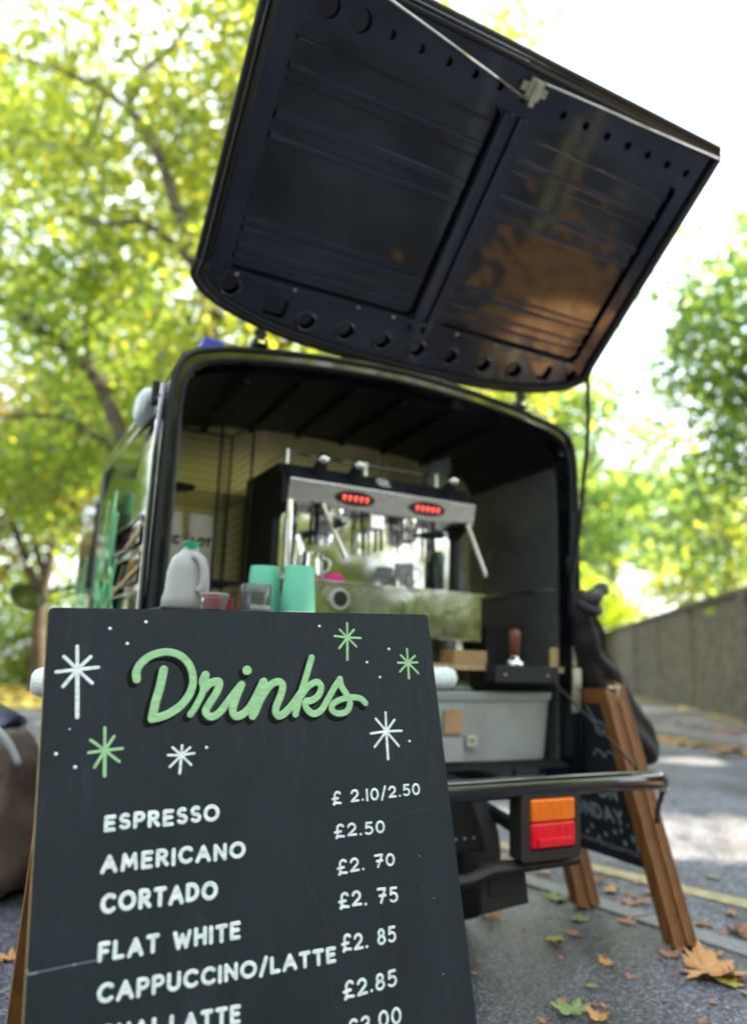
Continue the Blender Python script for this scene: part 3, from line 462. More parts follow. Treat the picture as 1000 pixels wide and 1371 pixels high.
# cab
def cabring(y, ix, iz, zb): return [(x, y, z) for x, z in arch(ix, iz, zb)]
b = MB(); b.loft([cabring(1.13, .05, .05, .40), cabring(1.19, .05, .05, .40), cabring(1.20, .015, .02, .38), cabring(1.55, .03, .03, .34), cabring(1.95, .07, .10, .30), [(x, 2.18, z if z < 1.0 else 1.0+(z-1.0)*.62) for _, (x, z) in zip(range(99), arch(.13, .25, .30))], [(x, 2.42, z if z < .9 else .9+(z-.9)*.1) for x, z in arch(.26, .3, .34)]], True, True)
b.make('cab', paint, van, True, angle=35)
b = MB(); b.loft([[(.10, 1.99, 1.02), (1.35, 1.99, 1.02), (1.30, 1.99, 1.42), (.15, 1.99, 1.42)], [(.18, 2.20, 1.02), (1.27, 2.20, 1.02), (1.2, 2.11, 1.40), (.25, 2.11, 1.40)]]); b.make('windscreen', glassd, van)
for sx in (-.004, 1.454-.03):
    b = MB(); b.prism(rrect(1.32, 1.78, 1.02, 1.42, .05), sx+.004, sx+.03, 'x'); b.make('side_window', glassd, van)
b = MB(); b.box(-.002, .05, 1.105, 1.195, .44, 1.50); b.make('cab_gap', matte, van)
# side pressings and mouldings (left side, x = 0)
for z0, z1, y0, y1 in ((1.075, 1.15, .16, .60), (.965, 1.045, .14, .60), (.85, .935, .14, .60)):
    b = MB(); ol = [(-.006, y0, z0), (-.006, y0, z1), (-.006, y1, z1+.008), (-.006, y1, z0+.008)]
    b.tube(ol+[ol[0]], .0045, 6); b.make('side_pressing', paint, van, True, angle=180)
for z0 in (1.44, 1.485):
    b = MB(); b.tube([(-.010, .03, z0-.02), (-.012, .4, z0), (-.012, 1.08, z0+.02)], .007, 8); b.make('drip_rail', paint, van, True, angle=180)
b = MB(); b.tube([(-.008, .028, .45), (-.012, .028, .9), (-.012, .028, 1.3), (-.006, .03, 1.5)], .008, 8); b.make('corner_bead', paint, van, True, angle=180)
b = MB(); b.tube([(-.006, .075, .45), (-.010, .075, .9), (-.010, .075, 1.3), (-.004, .078, 1.48)], .004, 8); b.make('corner_bead', steel, van, True, angle=180)
# green painted graphics and thin orange strips on the side
SM = Matrix(((0,0,-1,-.0065),(-1,0,0,0),(0,1,0,0),(0,0,0,1)))   # X runs along -y, Y up
def side(name, m, strokes, wd):
    b = MB(); b.M = SM
    for s_ in strokes: stroke(b, smooth_pts([(-y, z, 0) for y, z in s_], 4), wd, .15)
    return b.make(name, m, van, True, angle=180)
side('green_graphic', vangreen, [[(.86, 1.30), (.90, 1.20), (.92, 1.10), (.90, 1.06)], [(.70, 1.31), (.76, 1.22), (.80, 1.12), (.74, 1.10), (.69, 1.2), (.70, 1.31)], [(.62, 1.22), (.66, 1.12), (.70, 1.05), (.63, 1.02), (.66, .93), (.71, .86)],
     [(.56, 1.06), (.60, .98), (.57, .92), (.62, .84), (.70, .76)], [(.98, 1.02), (.92, .95), (.99, .88), (.93, .80)], [(.84, .98), (.80, .90), (.86, .82), (.80, .72)], [(.76, 1.0), (.73, .93), (.78, .85)], [(.55, .90), (.6, .8), (.66, .74)]], .030)
side('green_graphic', vangreen, [[(1.62, 1.12), (1.66, 1.0), (1.62, .92)], [(1.50, 1.05), (1.55, .95), (1.50, .86)], [(1.38, 1.15), (1.42, 1.02), (1.36, .95), (1.42, .86)], [(1.30, .98), (1.34, .90), (1.28, .84)]], .034)
side('orange_strip', orange_g, [[(.14, 1.125), (.40, 1.085)], [(.13, 1.01), (.50, .965), (.80, .90)], [(.42, 1.03), (.46, .99), (.50, .97)]], .011)
# white vent cowl on the side near the roof
b = MB(); b.loft([[(-.006, .22+.10*math.cos(a), 1.485+.055*math.sin(a)) for a in [2*math.pi*i/20 for i in range(20)]], [(-.032, .22+.095*math.cos(a), 1.485+.050*math.sin(a)) for a in [2*math.pi*i/20 for i in range(20)]], [(-.042, .22+.07*math.cos(a), 1.485+.034*math.sin(a)) for a in [2*math.pi*i/20 for i in range(20)]]]); b.make('vent_cowl', whitepl, van, True, angle=50)
b = MB(); b.box(-.026, .004, .085, .105, 1.455, 1.525); b.make('cowl_bracket', matte, van, bevel=.004)
# wing mirror
b = MB(); b.tube([(.02, 1.95, 1.08), (-.10, 1.95, 1.04)], .009, 8); mr_ = b.make('mirror_arm', matte, van, True)
mpt = [(-.19+.075*math.cos(a)-.02*math.sin(a), 1.94, 1.012+.062*math.sin(a)) for a in [2*math.pi*i/22 for i in range(22)]]
b = MB(); b.loft([mpt, [(x*1.0, 1.99, z) for x, y, z in mpt], [(-.19+(x+.19)*.6, 2.02, 1.012+(z-1.012)*.6) for x, y, z in mpt]]); b.make('wing_mirror', bluewrap, van, True, angle=50)
b = MB(); b.loft([[(-.19+(x+.19)*.88, 1.938, 1.012+(z-1.012)*.88) for x, y, z in mpt], [(-.19+(x+.19)*.88, 1.9375, 1.012+(z-1.012)*.88) for x, y, z in mpt]]); b.make('mirror_glass', chrome, van)

# cargo interior
BD = .58
b = MB(); r0 = [(x, .05, z) for x, z in arch(.05, .06, ZB+.02)][1:-1]; r1 = [(x, BD, z) for x, z in arch(.05, .085, ZB+.02)][1:-1]
sel = [i for i, q in enumerate(r0) if q[2] > 1.40]
b.loft([[r0[i] for i in sel], [r1[i] for i in sel]], False, False); b.make('ceiling', ceil_m, van, True)
for x in (.24, .42, .60, .78, .96, 1.14):
    z = 1.612-.09*abs((x-.725)/.65)**2.6; b = MB(); b.bar((x, .075, z+.004), (x, BD-.01, z-.022), .022, .010); b.make('ceiling_rib', ceil_m, van, bevel=.003)
b = MB(); b.box(.055, 1.395, BD, BD+.02, .47, 1.60); b.make('bulkhead', cream, van)
b = MB(); b.box(1.395, 1.408, .052, BD, .47, 1.49); b.make('right_lining', greyliner, van)
b = MB(); b.box(.042, .055, .052, BD, .47, 1.49); b.make('left_lining', greyliner, van)
b = MB(); b.box(1.388, 1.394, .054, BD-.01, 1.035, 1.045); b.make('lining_seam', steel, van)
b = MB(); b.box(.045, 1.405, .01, BD, ZB+.006, ZB+.03); b.make('floor', rubber, van, bevel=.004)
for i in range(9):
    b = MB(); b.box(.06, 1.39, .015+i*.03, .03+i*.03, ZB+.031, ZB+.037); b.make('floor_rib', rubber, van)
b = MB(); b.box(.05, 1.385, .005, BD, .756, .774); b.make('shelf', ply, van, bevel=.001)
b = MB(); b.box(1.318, 1.352, -.006, .004, .765, .838); b.make('shelf_stop', ply, van, bevel=.002)
# latch plates on the right pillar
b = MB(); b.box(1.398, 1.436, -.024, -.014, .705, .775); lt = b.make('latch_plate', zinc, van, bevel=.002)
b = MB(); b.box(1.396, 1.414, -.026, -.014, .628, .703); b.box(1.416, 1.434, -.022, -.014, .632, .70); b.make('latch_hasp', ply if False else zinc, van, bevel=.002)
b = MB(); b.box(1.402, 1.416, -.022, -.014, .78, .845); b.make('latch_tongue', zinc, van, bevel=.002)
# bumper, brackets, light, mud flap, wheels
b = MB(); b.M = Matrix(((1,0,0,0),(0,0,1,0),(0,1,0,0),(0,0,0,1)))
def rail(pts, h, d):
    rr = []
    for x, y, z in pts: rr.append([(x+dx, y+dy, z+dz) for dx, dy, dz in ((0,-d/2-.002,-h/2+.018),(0,-d/2-.002,h/2-.016),(0,-d/2+.004,h/2-.005),(0,-d/2+.012,h/2),(0,d/2-.008,h/2),(0,d/2,h/2-.008),(0,d/2,-h/2+.008),(0,d/2-.008,-h/2),(0,-d/2+.014,-h/2),(0,-d/2+.004,-h/2+.007))])
    return rr
b = MB(); b.loft(rail([(.03, -.36, .463), (.3, -.368, .468), (.725, -.372, .470), (1.2, -.370, .472), (1.39, -.366, .470), (1.425, -.358, .462), (1.44, -.345, .452)], .052, .034)); b.make('bumper', paint, van, True, angle=60)
b = MB(); b.tube(smooth_pts([(1.428, -.352, .448), (1.436, -.34, .42), (1.425, -.335, .385), (1.418, -.335, .345)], 4), [.010]*13, 6, flat=(Vector((0,1,0)), .4)); b.make('bumper_strap', rubber, van, True, angle=180)
for x in (.32, 1.10):
    b = MB(); b.bar((x, -.35, .44), (x, .25, .40), .04, .045); b.make('bumper_bracket', matte, van, bevel=.004)
def lamp(x0, x1):
    b = MB(); b.M = Matrix(((1,0,0,0),(0,0,1,-.372),(0,1,0,0),(0,0,0,1)))
    b.plate(rrect(x0-.028, x1+.018, .296, .456, .012), [rrect(x0, x1, .322, .446, .012)], .03); b.M = Matrix.Identity(4); b.box(x0-.026, x1+.016, -.36, -.335, .298, .445)
    h = b.make('tail_light_housing', greypl, van, bevel=.003)
    b = MB(); b.prism(rrect(x0+.002, x1-.002, .388, .444, .008), -.392, -.352); b.make('amber_lens', amber, h, True, bevel=.006, seg=3)
    b = MB(); b.prism(rrect(x0+.002, x1-.002, .325, .3865, .008), -.392, -.352); b.make('red_lens', redlens, h, True, bevel=.006, seg=3)
    b = MB(); b.box(x0+.02, x1-.02, -.398, -.3915, .329, .350); b.make('reflector', redlens, h, bevel=.002)
    return h
lamp(.914, 1.063); lamp(.36, .509)
b = MB(); b.loft(rail([(.60, -.345, .252), (.76, -.345, .258), (.82, -.35, .275), (1.098, -.352, .281)], .030, .03)); b.make('rear_crossbar', greypl, van, True, angle=40)
b = MB(); b.bar((.62, -.34, .25), (.62, .1, .33), .03, .03); b.bar((1.06, -.34, .29), (1.06, .1, .36), .03, .03); b.make('crossbar_stay', matte, van)
for x0 in (.82, .36):
    b = MB(); b.loft([[(x0, -.300, .28), (x0+.145, -.300, .28), (x0+.157, -.306, .172), (x0+.006, -.306, .160)], [(x0, -.292, .28), (x0+.145, -.292, .28), (x0+.157, -.298, .172), (x0+.006, -.298, .160)]]); f = b.make('mud_flap', rubber, van, bevel=.003)
    b = MB(); b.box(x0+.03, x0+.115, -.3075, -.302, .20, .25); b.make('flap_emblem', matte, f, bevel=.003)
b = MB(); b.loft([[(.55, -.28, .30), (.865, -.28, .30), (.815, -.28, .44), (.55, -.28, .44)], [(.55, .2, .30), (.88, .2, .30), (.84, .2, .44), (.55, .2, .44)]]); b.make('rear_fender', matte, van, bevel=.01)
for i in range(4):
    b = MB(); b.box(.73+i*.028, .736+i*.028, -.284, -.278, .335, .341); b.make('fender_rivet', zinc, van)
b = MB(); b.box(.45, .98, .02, 1.9, .36, .425); b.make('chassis', matte, van)
for x0, yc in ((.93, .13), (.30, .13), (.65, 2.15)):
    rr = .215; rt_ = MB()
    prof = [(.6, 0), (.78, .006), (.93, .004), (1, .02), (1, .12), (.93, .136), (.78, .134), (.6, .14)]
    rt_.loft([[(x0+dx, yc+rr*k*math.cos(a), rr+.004+rr*k*math.sin(a)) for a in [2*math.pi*i/36 for i in range(36)]] for k, dx in prof]); wh = rt_.make('wheel', rubber, van, True, angle=50)
    rm = MB(); rm.loft([[(x0-.004+dx, yc+rr*k*math.cos(a), rr+.004+rr*k*math.sin(a)) for a in [2*math.pi*i/24 for i in range(24)]] for k, dx in ((.56, 0), (.3, .01), (.1, -.005))]); rm.loft([[(x0+.144+dx, yc+rr*k*math.cos(a), rr+.004+rr*k*math.sin(a)) for a in [2*math.pi*i/24 for i in range(24)]] for k, dx in ((.1, .005), (.3, -.01), (.56, 0))]); rm.make('rim', steel, wh, True)
# number-plate area and tailboard under the opening
b = MB(); b.box(.02, 1.43, -.004, .05, ZB-.03, ZB+.022); b.make('rear_sill', paint, van, bevel=.006)

# ------------------------------------------------------------ raised lid
AL = .727745; ca, sa = math.cos(AL), math.sin(AL)
LM = Matrix(((1,0,0,0),(0,-ca,-sa,-.077),(0,sa,-ca,1.766),(0,0,0,1)))   # X along hinge, Y up the lid, Z towards its inner face
def LB(): return TB(LM)
lo = [(.030, .06), (.026, .018), (.05, -.012), (.10, -.042), (.195, -.072), (.30, -.092), (.42, -.104), (.57, -.113), (.725, -.115)]
lo = lo+[(1.45-x, y) for x, y in reversed(lo[:-1])]
LOUT = [(q.x, q.y) for q in smooth_pts([(x, y, 0) for x, y in lo], 3)]+[(1.427, .785), (1.41, .803), (.04, .803), (.023, .785)]
def inset(ring, d):
    n = len(ring); o = []
    for i in range(n):
        a, c_ = Vector(ring[i-1]), Vector(ring[(i+1) % n]); t = (c_-a).normalized(); o.append((ring[i][0]-t.y*d, ring[i][1]+t.x*d))
    return o
b = LB()
I0 = LOUT; I1 = inset(LOUT, .012)
b.loft([[(x, y, -.045) for x, y in inset(LOUT, .03)], [(x, y, -.040) for x, y in I1], [(x, y, -.030) for x, y in I0], [(x, y, -.004) for x, y in I0], [(x, y, 0) for x, y in inset(LOUT, .004)], [(x, y, -.002) for x, y in I1], [(x, y, -.022) for x, y in I1]])
lidp = b.make('tailgate_lid', paint, van, True, angle=40)
ho = [circ(x, y, .0285, 20) for x, y in ((.125, .010), (.368, -.036), (.496, -.036), (.622, -.036), (.746, -.034), (.869, -.032), (.999, -.030), (1.126, -.022))]
ho += [rrect(.232, .30, -.045, .012, .012), rrect(1.215, 1.27, -.028, .028, .012), circ(1.355, .014, .022, 16)]
ho += [circ(x, .715, .027 if x < .26 else .011, 18) for x in (.164, .246, .328, .41, .49, .57, .65, .86, .941, 1.021, 1.10, 1.18, 1.26, 1.34)]
IW = [rrect(.107, .685, .062, .668, .02), rrect(.785, 1.343, .062, .668, .02)]
b = LB(); b.M = LM @ Matrix.Translation((0, 0, -.009)); b.plate(inset(LOUT, .013), ho+IW, .006); b.make('inner_frame', paint_in, lidp, bevel=.0015)
b = LB(); b.M = LM @ Matrix.Translation((0, 0, -.0275)); b.plate(inset(LOUT, .02), [], .004); b.make('inner_skin', paint_in, lidp)
for h in ho[:8]:
    cx = sum(q[0] for q in h)/len(h); cy = sum(q[1] for q in h)/len(h); b = LB(); b.tube([(cx+.0285*math.cos(a), cy+.0285*math.sin(a), -.006) for a in [2*math.pi*i/24 for i in range(25)]], .0050, 8); b.make('hole_rim', paint_in, lidp, True, angle=180)
b = LB(); b.tube([(x, y, -.016) for x, y in I0+[I0[0]]], .0135, 8, flat=(LM.to_3x3() @ Vector((0,0,1)), 1.0)); b.make('edge_trim', rubber, lidp, True, angle=180)
b = LB(); sp = inset(LOUT, .02); b.tube([(x, y, .002) for x, y in sp+[sp[0]]], .0075, 8); b.make('lid_seal', rubber, lidp, True, angle=180)
for x0, x1 in ((.107, .685), (.785, 1.343)):
    for y0, hh in ((.56, .02), (.535, .008), (.445, .03), (.400, .022), (.19, .016), (.160, .022), (.118, .018), (.085, .020), (.625, .012)):
        b = LB(); b.add([(x0+.004, y0, -.0255), (x1-.004, y0, -.0255), (x1-.004, y0+hh, -.0255), (x0+.004, y0+hh, -.0255), (x0+.010, y0+.003, -.0155), (x1-.010, y0+.003, -.0155), (x1-.010, y0+hh-.003, -.0155), (x0+.010, y0+hh-.003, -.0185)], [(4,5,6,7),(0,1,5,4),(1,2,6,5),(2,3,7,6),(3,0,4,7)])
        b.make('rib', paint_in, lidp, bevel=.0015)
for xo in (.700, .748):
    b = LB(); b.loft([[(xo-.014, y, -.006), (xo-.010, y, .010), (xo+.010, y, .010), (xo+.014, y, -.006)] for y in (.02, .67)]); b.make('centre_channel', paint_in, lidp, bevel=.003)
b = LB(); b.box(.098, 1.352, .044, .060, -.006, .006); b.make('lower_rail', paint_in, lidp, bevel=.002)
for x in (.13, .3, .5, .62, .85, 1.0, 1.2, 1.3): 
    b = LB(); b.lathe([(.005, 0), (.005, .003), (.001, .005)], 8, (x, .052, .0062)); b.make('screw', zinc, lidp, True)
b = LB(); b.box(.718, .762, .715, .765, -.004, .012); b.box(.700, .780, .728, .750, -.003, .006); b.tube([(.74, .76, .018), (.74, .700, .018)], .008, 10); lt_ = b.make('lid_latch', zinc, lidp, bevel=.002)
b = LB(); b.tube([(.20, .79, .010), (.735, .712, .014)], .0035, 8); b.make('latch_rod', steel, lidp, True, angle=180)
b = LB(); b.tube([(.76, .762, .014), (1.41, .785, .010)], .003, 8); b.make('latch_rod', steel, lidp, True, angle=180)
b = LB(); b.tube([(.05, .785, .006), (.69, .790, .008)], .002, 6); b.make('latch_rod', paint_in, lidp, True, angle=180)
for x in (.245, 1.197):
    b = MB(); top = LM @ Vector((x, -.092, -.006)); zt = 1.655 if x < .7 else 1.655
    b.box(x-.022, x+.022, top.y-.014, top.y+.022, zt, zt+.018); b.box(x-.012, x+.012, top.y-.006, top.y+.012, zt+.018, zt+.036); b.tube([(x-.018, top.y, zt+.040), (x+.018, top.y, zt+.040)], .008, 10)
    b.bar((x, top.y, zt+.03), (x, top.y-.006, top.z+.012), .024, .008); hg = b.make('lid_hinge', zinc if False else greypl, van, bevel=.001)
    b = MB(); b.box(x-.010, x+.010, top.y-.020, top.y-.014, zt+.004, zt+.012); b.make('hinge_pin', chrome, hg)
lidc = LM @ Vector((1.425, .03, -.01))
b = MB(); b.tube(smooth_pts([tuple(lidc), (1.452, -.06, 1.60), (1.440, -.05, 1.45), (1.418, -.045, 1.25), (1.388, -.045, 1.10), (1.372, -.05, 1.0)], 5), .0075, 8); b.make('lid_strap', rubber, van, True, angle=180)
b = MB(); b.tube([(1.405, -.03, 1.30), (1.385, -.04, 1.02)], .012, 8, flat=(Vector((0,1,0)), .3)); b.make('strap_end', rubber, van, True)
b = MB(); b.tube(smooth_pts([(1.27, -.06, .735), (1.30, -.16, .65), (1.335, -.28, .545), (1.335, -.345, .497)], 4), .0038, 8); b.make('stay_cable', greypl, van, True, angle=180)
# ------------------------------------------------------------ menu A-board
TLp = Vector(BOARD_TL); bx = Vector(BOARD_X); by = Vector(BOARD_Y); bn = bx.cross(by)    # bn faces the viewer
BM = Matrix(((bx.x, by.x, bn.x, TLp.x), (bx.y, by.y, bn.y, TLp.y), (bx.z, by.z, bn.z, TLp.z), (0, 0, 0, 1)))
base = TLp + bx*.3 - by*.86
ab = thing('menu_board', 'black drinks menu chalkboard standing in front of the van counter', 'menu board', base); BO = Matrix.Translation(-base) @ BM
def BB(): return TB(BO)
b = BB(); ol = rrect(0, .60, -.873, 0, .006, 4); ol = [(x+(.0 if y < -.4 else 0), y) for x, y in ol]; b.M = BO @ Matrix.Translation((0, 0, -.0065)); b.plate(ol, [], .013); b.make('board_panel', boardm, ab, bevel=.0012)
b = BB(); b.box(-.0012, .0002, -.868, -.01, -.011, -.003); b.make('raw_edge', ply, ab)
back = Vector((0, .36, 0))
b = MB(); q0 = TLp+bx*.04-bn*.022; q1 = TLp+bx*.56-bn*.022
b.M = Matrix.Translation(-base)
dn = Vector((0, 0, -1)); bk = (-bn*.36+Vector((0, 0, 0)))
for q in (q0, q1): b.bar(q-by*.03, Vector((q.x, q.y, 0))+Vector((-bn.x, -bn.y, 0))*.23+Vector((0, 0, .01)), .04, .02)
b.bar(q0-by*.05, q1-by*.05, .02, .05); b.make('rear_leg_frame', brownwood, ab)
# lettering
BML = BO
def textpart(name, m, fn, lift=.0004):
    b = MB(); b.M = BML @ Matrix.Translation((0, 0, lift)); fn(b); return b.make(name, m, ab, True, angle=180)
def script(b, dx, dy, grow):
    for k, (pts, wd) in enumerate(SCRIPT_WORD): stroke(b, smooth_pts([(x+dx, y+dy, 0) for x, y in pts], 6), wd+grow, .004, 10)
    (x, y), wd = SCRIPT_DOT; stroke(b, [(x+dx, y+dy)], wd*1.9+grow, .004, 14)
textpart('lettering_shadow', shadowp, lambda b: script(b, -.0054, -.0046, .0025), .0002)
textpart('lettering', green, lambda b: script(b, 0, 0, 0), .0005)
for colr, wd, p in STARS:
    def st(b, p=p, wd=wd):
        for k, q in enumerate(p[1:]):
            stroke(b, [p[0], q], wd*(.88 if k == 1 else .76), .006+.001*k)
    textpart('painted_star', green if colr == 'green' else white, st)
for x, y in DOTS: textpart('painted_dot', white, lambda b, x=x, y=y: stroke(b, [(x, y)], .0045 if x != .0334 else .0022, .25, 8))
for t_, A, B_, h0, h1 in MENU_ROWS: textpart('menu_line', white, lambda b: lettering(b, t_, A, B_, h0, h1, .262, .44 if len(t_) < 12 else .40, .06, .005))
for t_, A, B_, h0, h1 in PRICE_ROWS: textpart('price', white, lambda b: lettering(b, t_, A, B_, h0*.95, h1*.95, .19, .34, .08, .006))
chalk_faint = mat('very_faint_chalk', (.07, .085, .10), .8)
# scuffs: a long scratch and a few chalk ghosts
textpart('scratch', chalk2, lambda b: stroke(b, [(.001, -.4335), (.03, -.4325), (.075, -.4318), (.085, -.430)], .0009, .3, 6))
textpart('scratch', chalk2, lambda b: [stroke(b, [(.0015, -.4335), (.011, -.4333)], .0022, .3, 6), stroke(b, [(.051, -.4322)], .003, .3, 6), stroke(b, [(.0, -.430)], .003, .3, 6)])
textpart('scratch', chalk_faint, lambda b: [stroke(b, smooth_pts(q, 3), .0003, .3, 5) for q in ([(.47,-.325,0),(.51,-.312,0),(.56,-.308,0),(.60,-.305,0)], [(.36,-.40,0),(.372,-.43,0),(.378,-.47,0),(.377,-.53,0)], [(.345,-.35,0),(.352,-.385,0),(.362,-.41,0)], [(.53,-.41,0),(.545,-.43,0),(.551,-.432,0)])])
textpart('scuff', chalk2, lambda b: [stroke(b, [q], .002, .3, 6) for q in ((.534, -.372), (.551, -.432), (.553, -.531), (.504, -.59))])

# ------------------------------------------------------------ counter with the white rail, and what stands on it
ct, MC = vthing('serving_counter', 'narrow black folding counter with a white rail, hidden behind the menu board', 'counter', (.15, -.2, 0))
b = TB(MC); b.box(-.035, .50, -.335, -.05, .871, .880); b.make('counter_top', matte, ct, bevel=.003)
for x, y in ((-.02, -.29), (.45, -.29), (-.02, -.08), (.45, -.08)):
    b = TB(MC); b.bar((x, y, .010), (x, y, .871), .022, .022); b.make('leg', matte, ct)
b = TB(MC); pts = [(-.268, -.30, .716), (-.262, -.30, .716), (-.25, -.30, .7165), (.2, -.30, .731), (.715, -.30, .744), (.73, -.30, .744), (.737, -.30, .744)]
b.tube(pts, [.016, .024, .029, .029, .029, .024, .016], 20); b.make('white_rail', white, ct, True, angle=180)
mk, Mk = vthing('milk_bottle', 'translucent plastic milk bottle with green cap at the left end of the counter', 'bottle', (.037, -.25, .8805))
def sq(cx, cy, z, rx, ry, n=24, p=3.2):
    o = []
    for i in range(n):
        a = 2*math.pi*i/n; c_, s_ = math.cos(a), math.sin(a); o.append((cx+rx*abs(c_)**(2/p)*(1 if c_ > 0 else -1), cy+ry*abs(s_)**(2/p)*(1 if s_ > 0 else -1), z))
    return o
b = TB(Mk); b.loft([sq(.037, -.25, z, rx, ry) for z, rx, ry in ((.881, .050, .042), (.885, .053, .046), (.905, .053, .046), (.92, .048, .044), (.965, .046, .042), (.985, .041, .038), (1.0, .036, .032), (1.010, .024, .022), (1.015, .019, .019), (1.022, .019, .019))]); bt = b.make('bottle_body', milkm, mk, True, angle=60)
b = TB(Mk); b.tube(smooth_pts([(.040, -.284, 1.002), (.052, -.298, .990), (.060, -.304, .965), (.060, -.304, .935), (.052, -.298, .918)], 4), .0095, 10); b.make('handle', milkm, mk, True, angle=180)
b = TB(Mk); b.lathe([(.021, 1.018), (.021, 1.034), (.019, 1.036)], 24, (.037, -.25, 0)); b.make('cap', capgreen, mk, True)
dm, Mm = vthing('lidded_tub', 'small clear round tub just right of the milk bottle', 'tub', (.086, -.31, .8805))
b = TB(Mm); b.lathe([(.028, .881), (.031, .90), (.033, .912), (.031, .918)], 24, (.084, -.312, 0)); b.make('tub_body', glass, dm, True); b = TB(Mm); b.lathe([(.0335, .9125), (.0335, .916)], 24, (.084, -.312, 0)); b.make('tub_lid', milkm, dm, True)
rp, Mr = vthing('red_pot', 'low round red pot between the tub and the dark glass', 'pot', (.12, -.22, .8805))
b = TB(Mr); b.lathe([(.034, .881), (.036, .9), (.037, .912), (.034, .913), (.032, .905), (.001, .902)], 24, (.12, -.22, 0)); b.make('pot_body', redm, rp, True)
tm, Mt_ = vthing('tumbler', 'dark ribbed glass tumbler left of the mint cups', 'glass', (.182, -.31, .8805))
b = TB(Mt_); b.lathe([(.035, .881), (.036, .90), (.037, .942), (.0355, .944), (.034, .94), (.032, .89), (.001, .888)], 28, (.182, -.31, 0)); b.make('glass_body', glass, tm, True)
b = TB(Mt_); b.lathe([(.031, .8885), (.032, .925), (.001, .926)], 24, (.182, -.31, 0)); b.make('dark_contents', matte, tm, True)
b = TB(Mt_); b.M = Mt_
for k in range(9):
    a = R(238+k*9); b.box(.182+.0372*math.cos(a)-.0013, .182+.0372*math.cos(a)+.0013, -.31+.0372*math.sin(a)-.001, -.31+.0372*math.sin(a)+.001, .886, .896)
b.make('print', cupwhite, tm)
for x, y, zt, lab in ((.290, -.30, .9965, 'mint green paper cup upside down, front one of the two'), (.226, -.235, .9965, 'mint green paper cup upside down, half behind the other')):
    cp, Mp = vthing('paper_cup', lab, 'cup', (x, y, .8805), 'mint paper cups on the counter')
    b = TB(Mp); b.lathe([(.0425, .884), (.0355, zt-.002), (.0345, zt), (.033, zt-.004), (.001, zt-.005)], 36, (x, y, 0)); b.make('cup_wall', mint, cp, True)
    b = TB(Mp); b.lathe([(.0435, .881), (.0450, .8835), (.0435, .887), (.042, .887)], 36, (x, y, 0)); b.make('rim', cupwhite, cp, True)

for o_ in (ct, mk, dm, rp, tm): o_.location.z -= .006
for o_ in [q for q in C.objects if q.name.startswith('paper_cup')]: o_.location.z -= .006

# ------------------------------------------------------------ espresso machine
em, ME = vthing('espresso_machine', 'two-group steel and black espresso machine on the van shelf', 'coffee machine', (.73, .25, .7745))
def E(): return TB(ME)
b = E(); b.box(.384, 1.077, .05, .50, .846, .998); b.make('drip_tray_body', steel, em, bevel=.005)
b = E(); b.box(.40, 1.06, .07, .36, .9985, 1.003); b.make('drip_grid', matte, em)
for i in range(22):
    b = E(); b.box(.405+i*.03, .413+i*.03, .072, .35, 1.0032, 1.007); b.make('grid_bar', steel, em)
b = E(); b.box(.37, 1.085, .042, .052, .992, 1.002); b.make('tray_lip', chrome, em, bevel=.001)
b = E(); b.M = ME @ Matrix(((1,0,0,.557),(0,0,1,.045),(0,1,0,.950),(0,0,0,1))); b.lathe([(.030, -.012), (.033, -.002), (.027, .003)], 28); b.make('port_ring', cupwhite, em, True)
b = E(); b.M = ME @ Matrix(((1,0,0,.557),(0,0,-1,.0345),(0,1,0,.950),(0,0,0,1))); b.lathe([(.0235, -.004), (.0235, .0035), (.001, .004)], 24); b.make('port_hole', matte, em, True)
for x in (.44, 1.02):
    for y in (.10, .45):
        b = E(); b.lathe([(.022, .7748), (.024, .785), (.016, .80), (.016, .847)], 18, (x, y, 0)); b.make('foot', chrome, em, True)
b = E(); b.box(.42, 1.06, .215, .50, 1.0, 1.25); b.make('back_body', steel, em)
b = E(); b.box(.44, 1.04, .207, .214, 1.005, 1.235); b.make('splash_panel', chrome, em)
for x0, x1 in ((.392, .419), (1.062, 1.088)):
    b = E(); b.prism([(.20, 1.0), (.20, 1.20), (.135, 1.24), (.13, 1.31), (.19, 1.375), (.50, 1.375), (.50, 1.0)], x0, x1, 'x'); b.make('side_panel', matte, em, bevel=.004)
b = E(); b.prism([(.13, 1.240), (.115, 1.315), (.135, 1.317), (.50, 1.317), (.50, 1.245)], .410, 1.098, 'x'); b.make('head', brushed, em, bevel=.003)
b = E(); b.prism([(.118, 1.318), (.185, 1.376), (.50, 1.376), (.50, 1.318)], .408, 1.100, 'x'); b.make('hood', board2, em, bevel=.004)
FM = ME @ Matrix(((1,0,0,0),(0,-.196,-.98,.1225),(0,.98,-.196,1.2775),(0,0,0,1)))    # on the fascia
for cx in (.634, .902):
    b = MB(); b.M = FM; b.prism(circ(cx, 0, .070, 32, .0235), -.002, .006, 'z'); dp = b.make('display', glassd, em, True, bevel=.001)
    b = MB(); b.M = FM; b.tube([(cx+.062*math.cos(a), .018*math.sin(a), .0075) for a in [2*math.pi*i/32 for i in range(33)]], .0016, 6); b.make('display_ring', greypl, dp, True, angle=180)
    for k in range(5):
        b = MB(); b.M = FM; x = cx-.040+k*.020; b.prism(circ(x, .003, .0052, 12), .006, .0095, 'z'); b.prism(rrect(x-.003, x+.003, -.0085, -.0035, .001, 2), .006, .0085, 'z'); b.make('button', led, dp)
HM = ME @ Matrix(((1,0,0,0),(0,.756,-.655,.1515),(0,.655,.756,1.347),(0,0,0,1)))    # on the sloping hood
HM = ME @ Matrix(((1,0,0,0),(0,.756,-.655,.150),(0,.655,.756,1.3475),(0,0,0,1)))
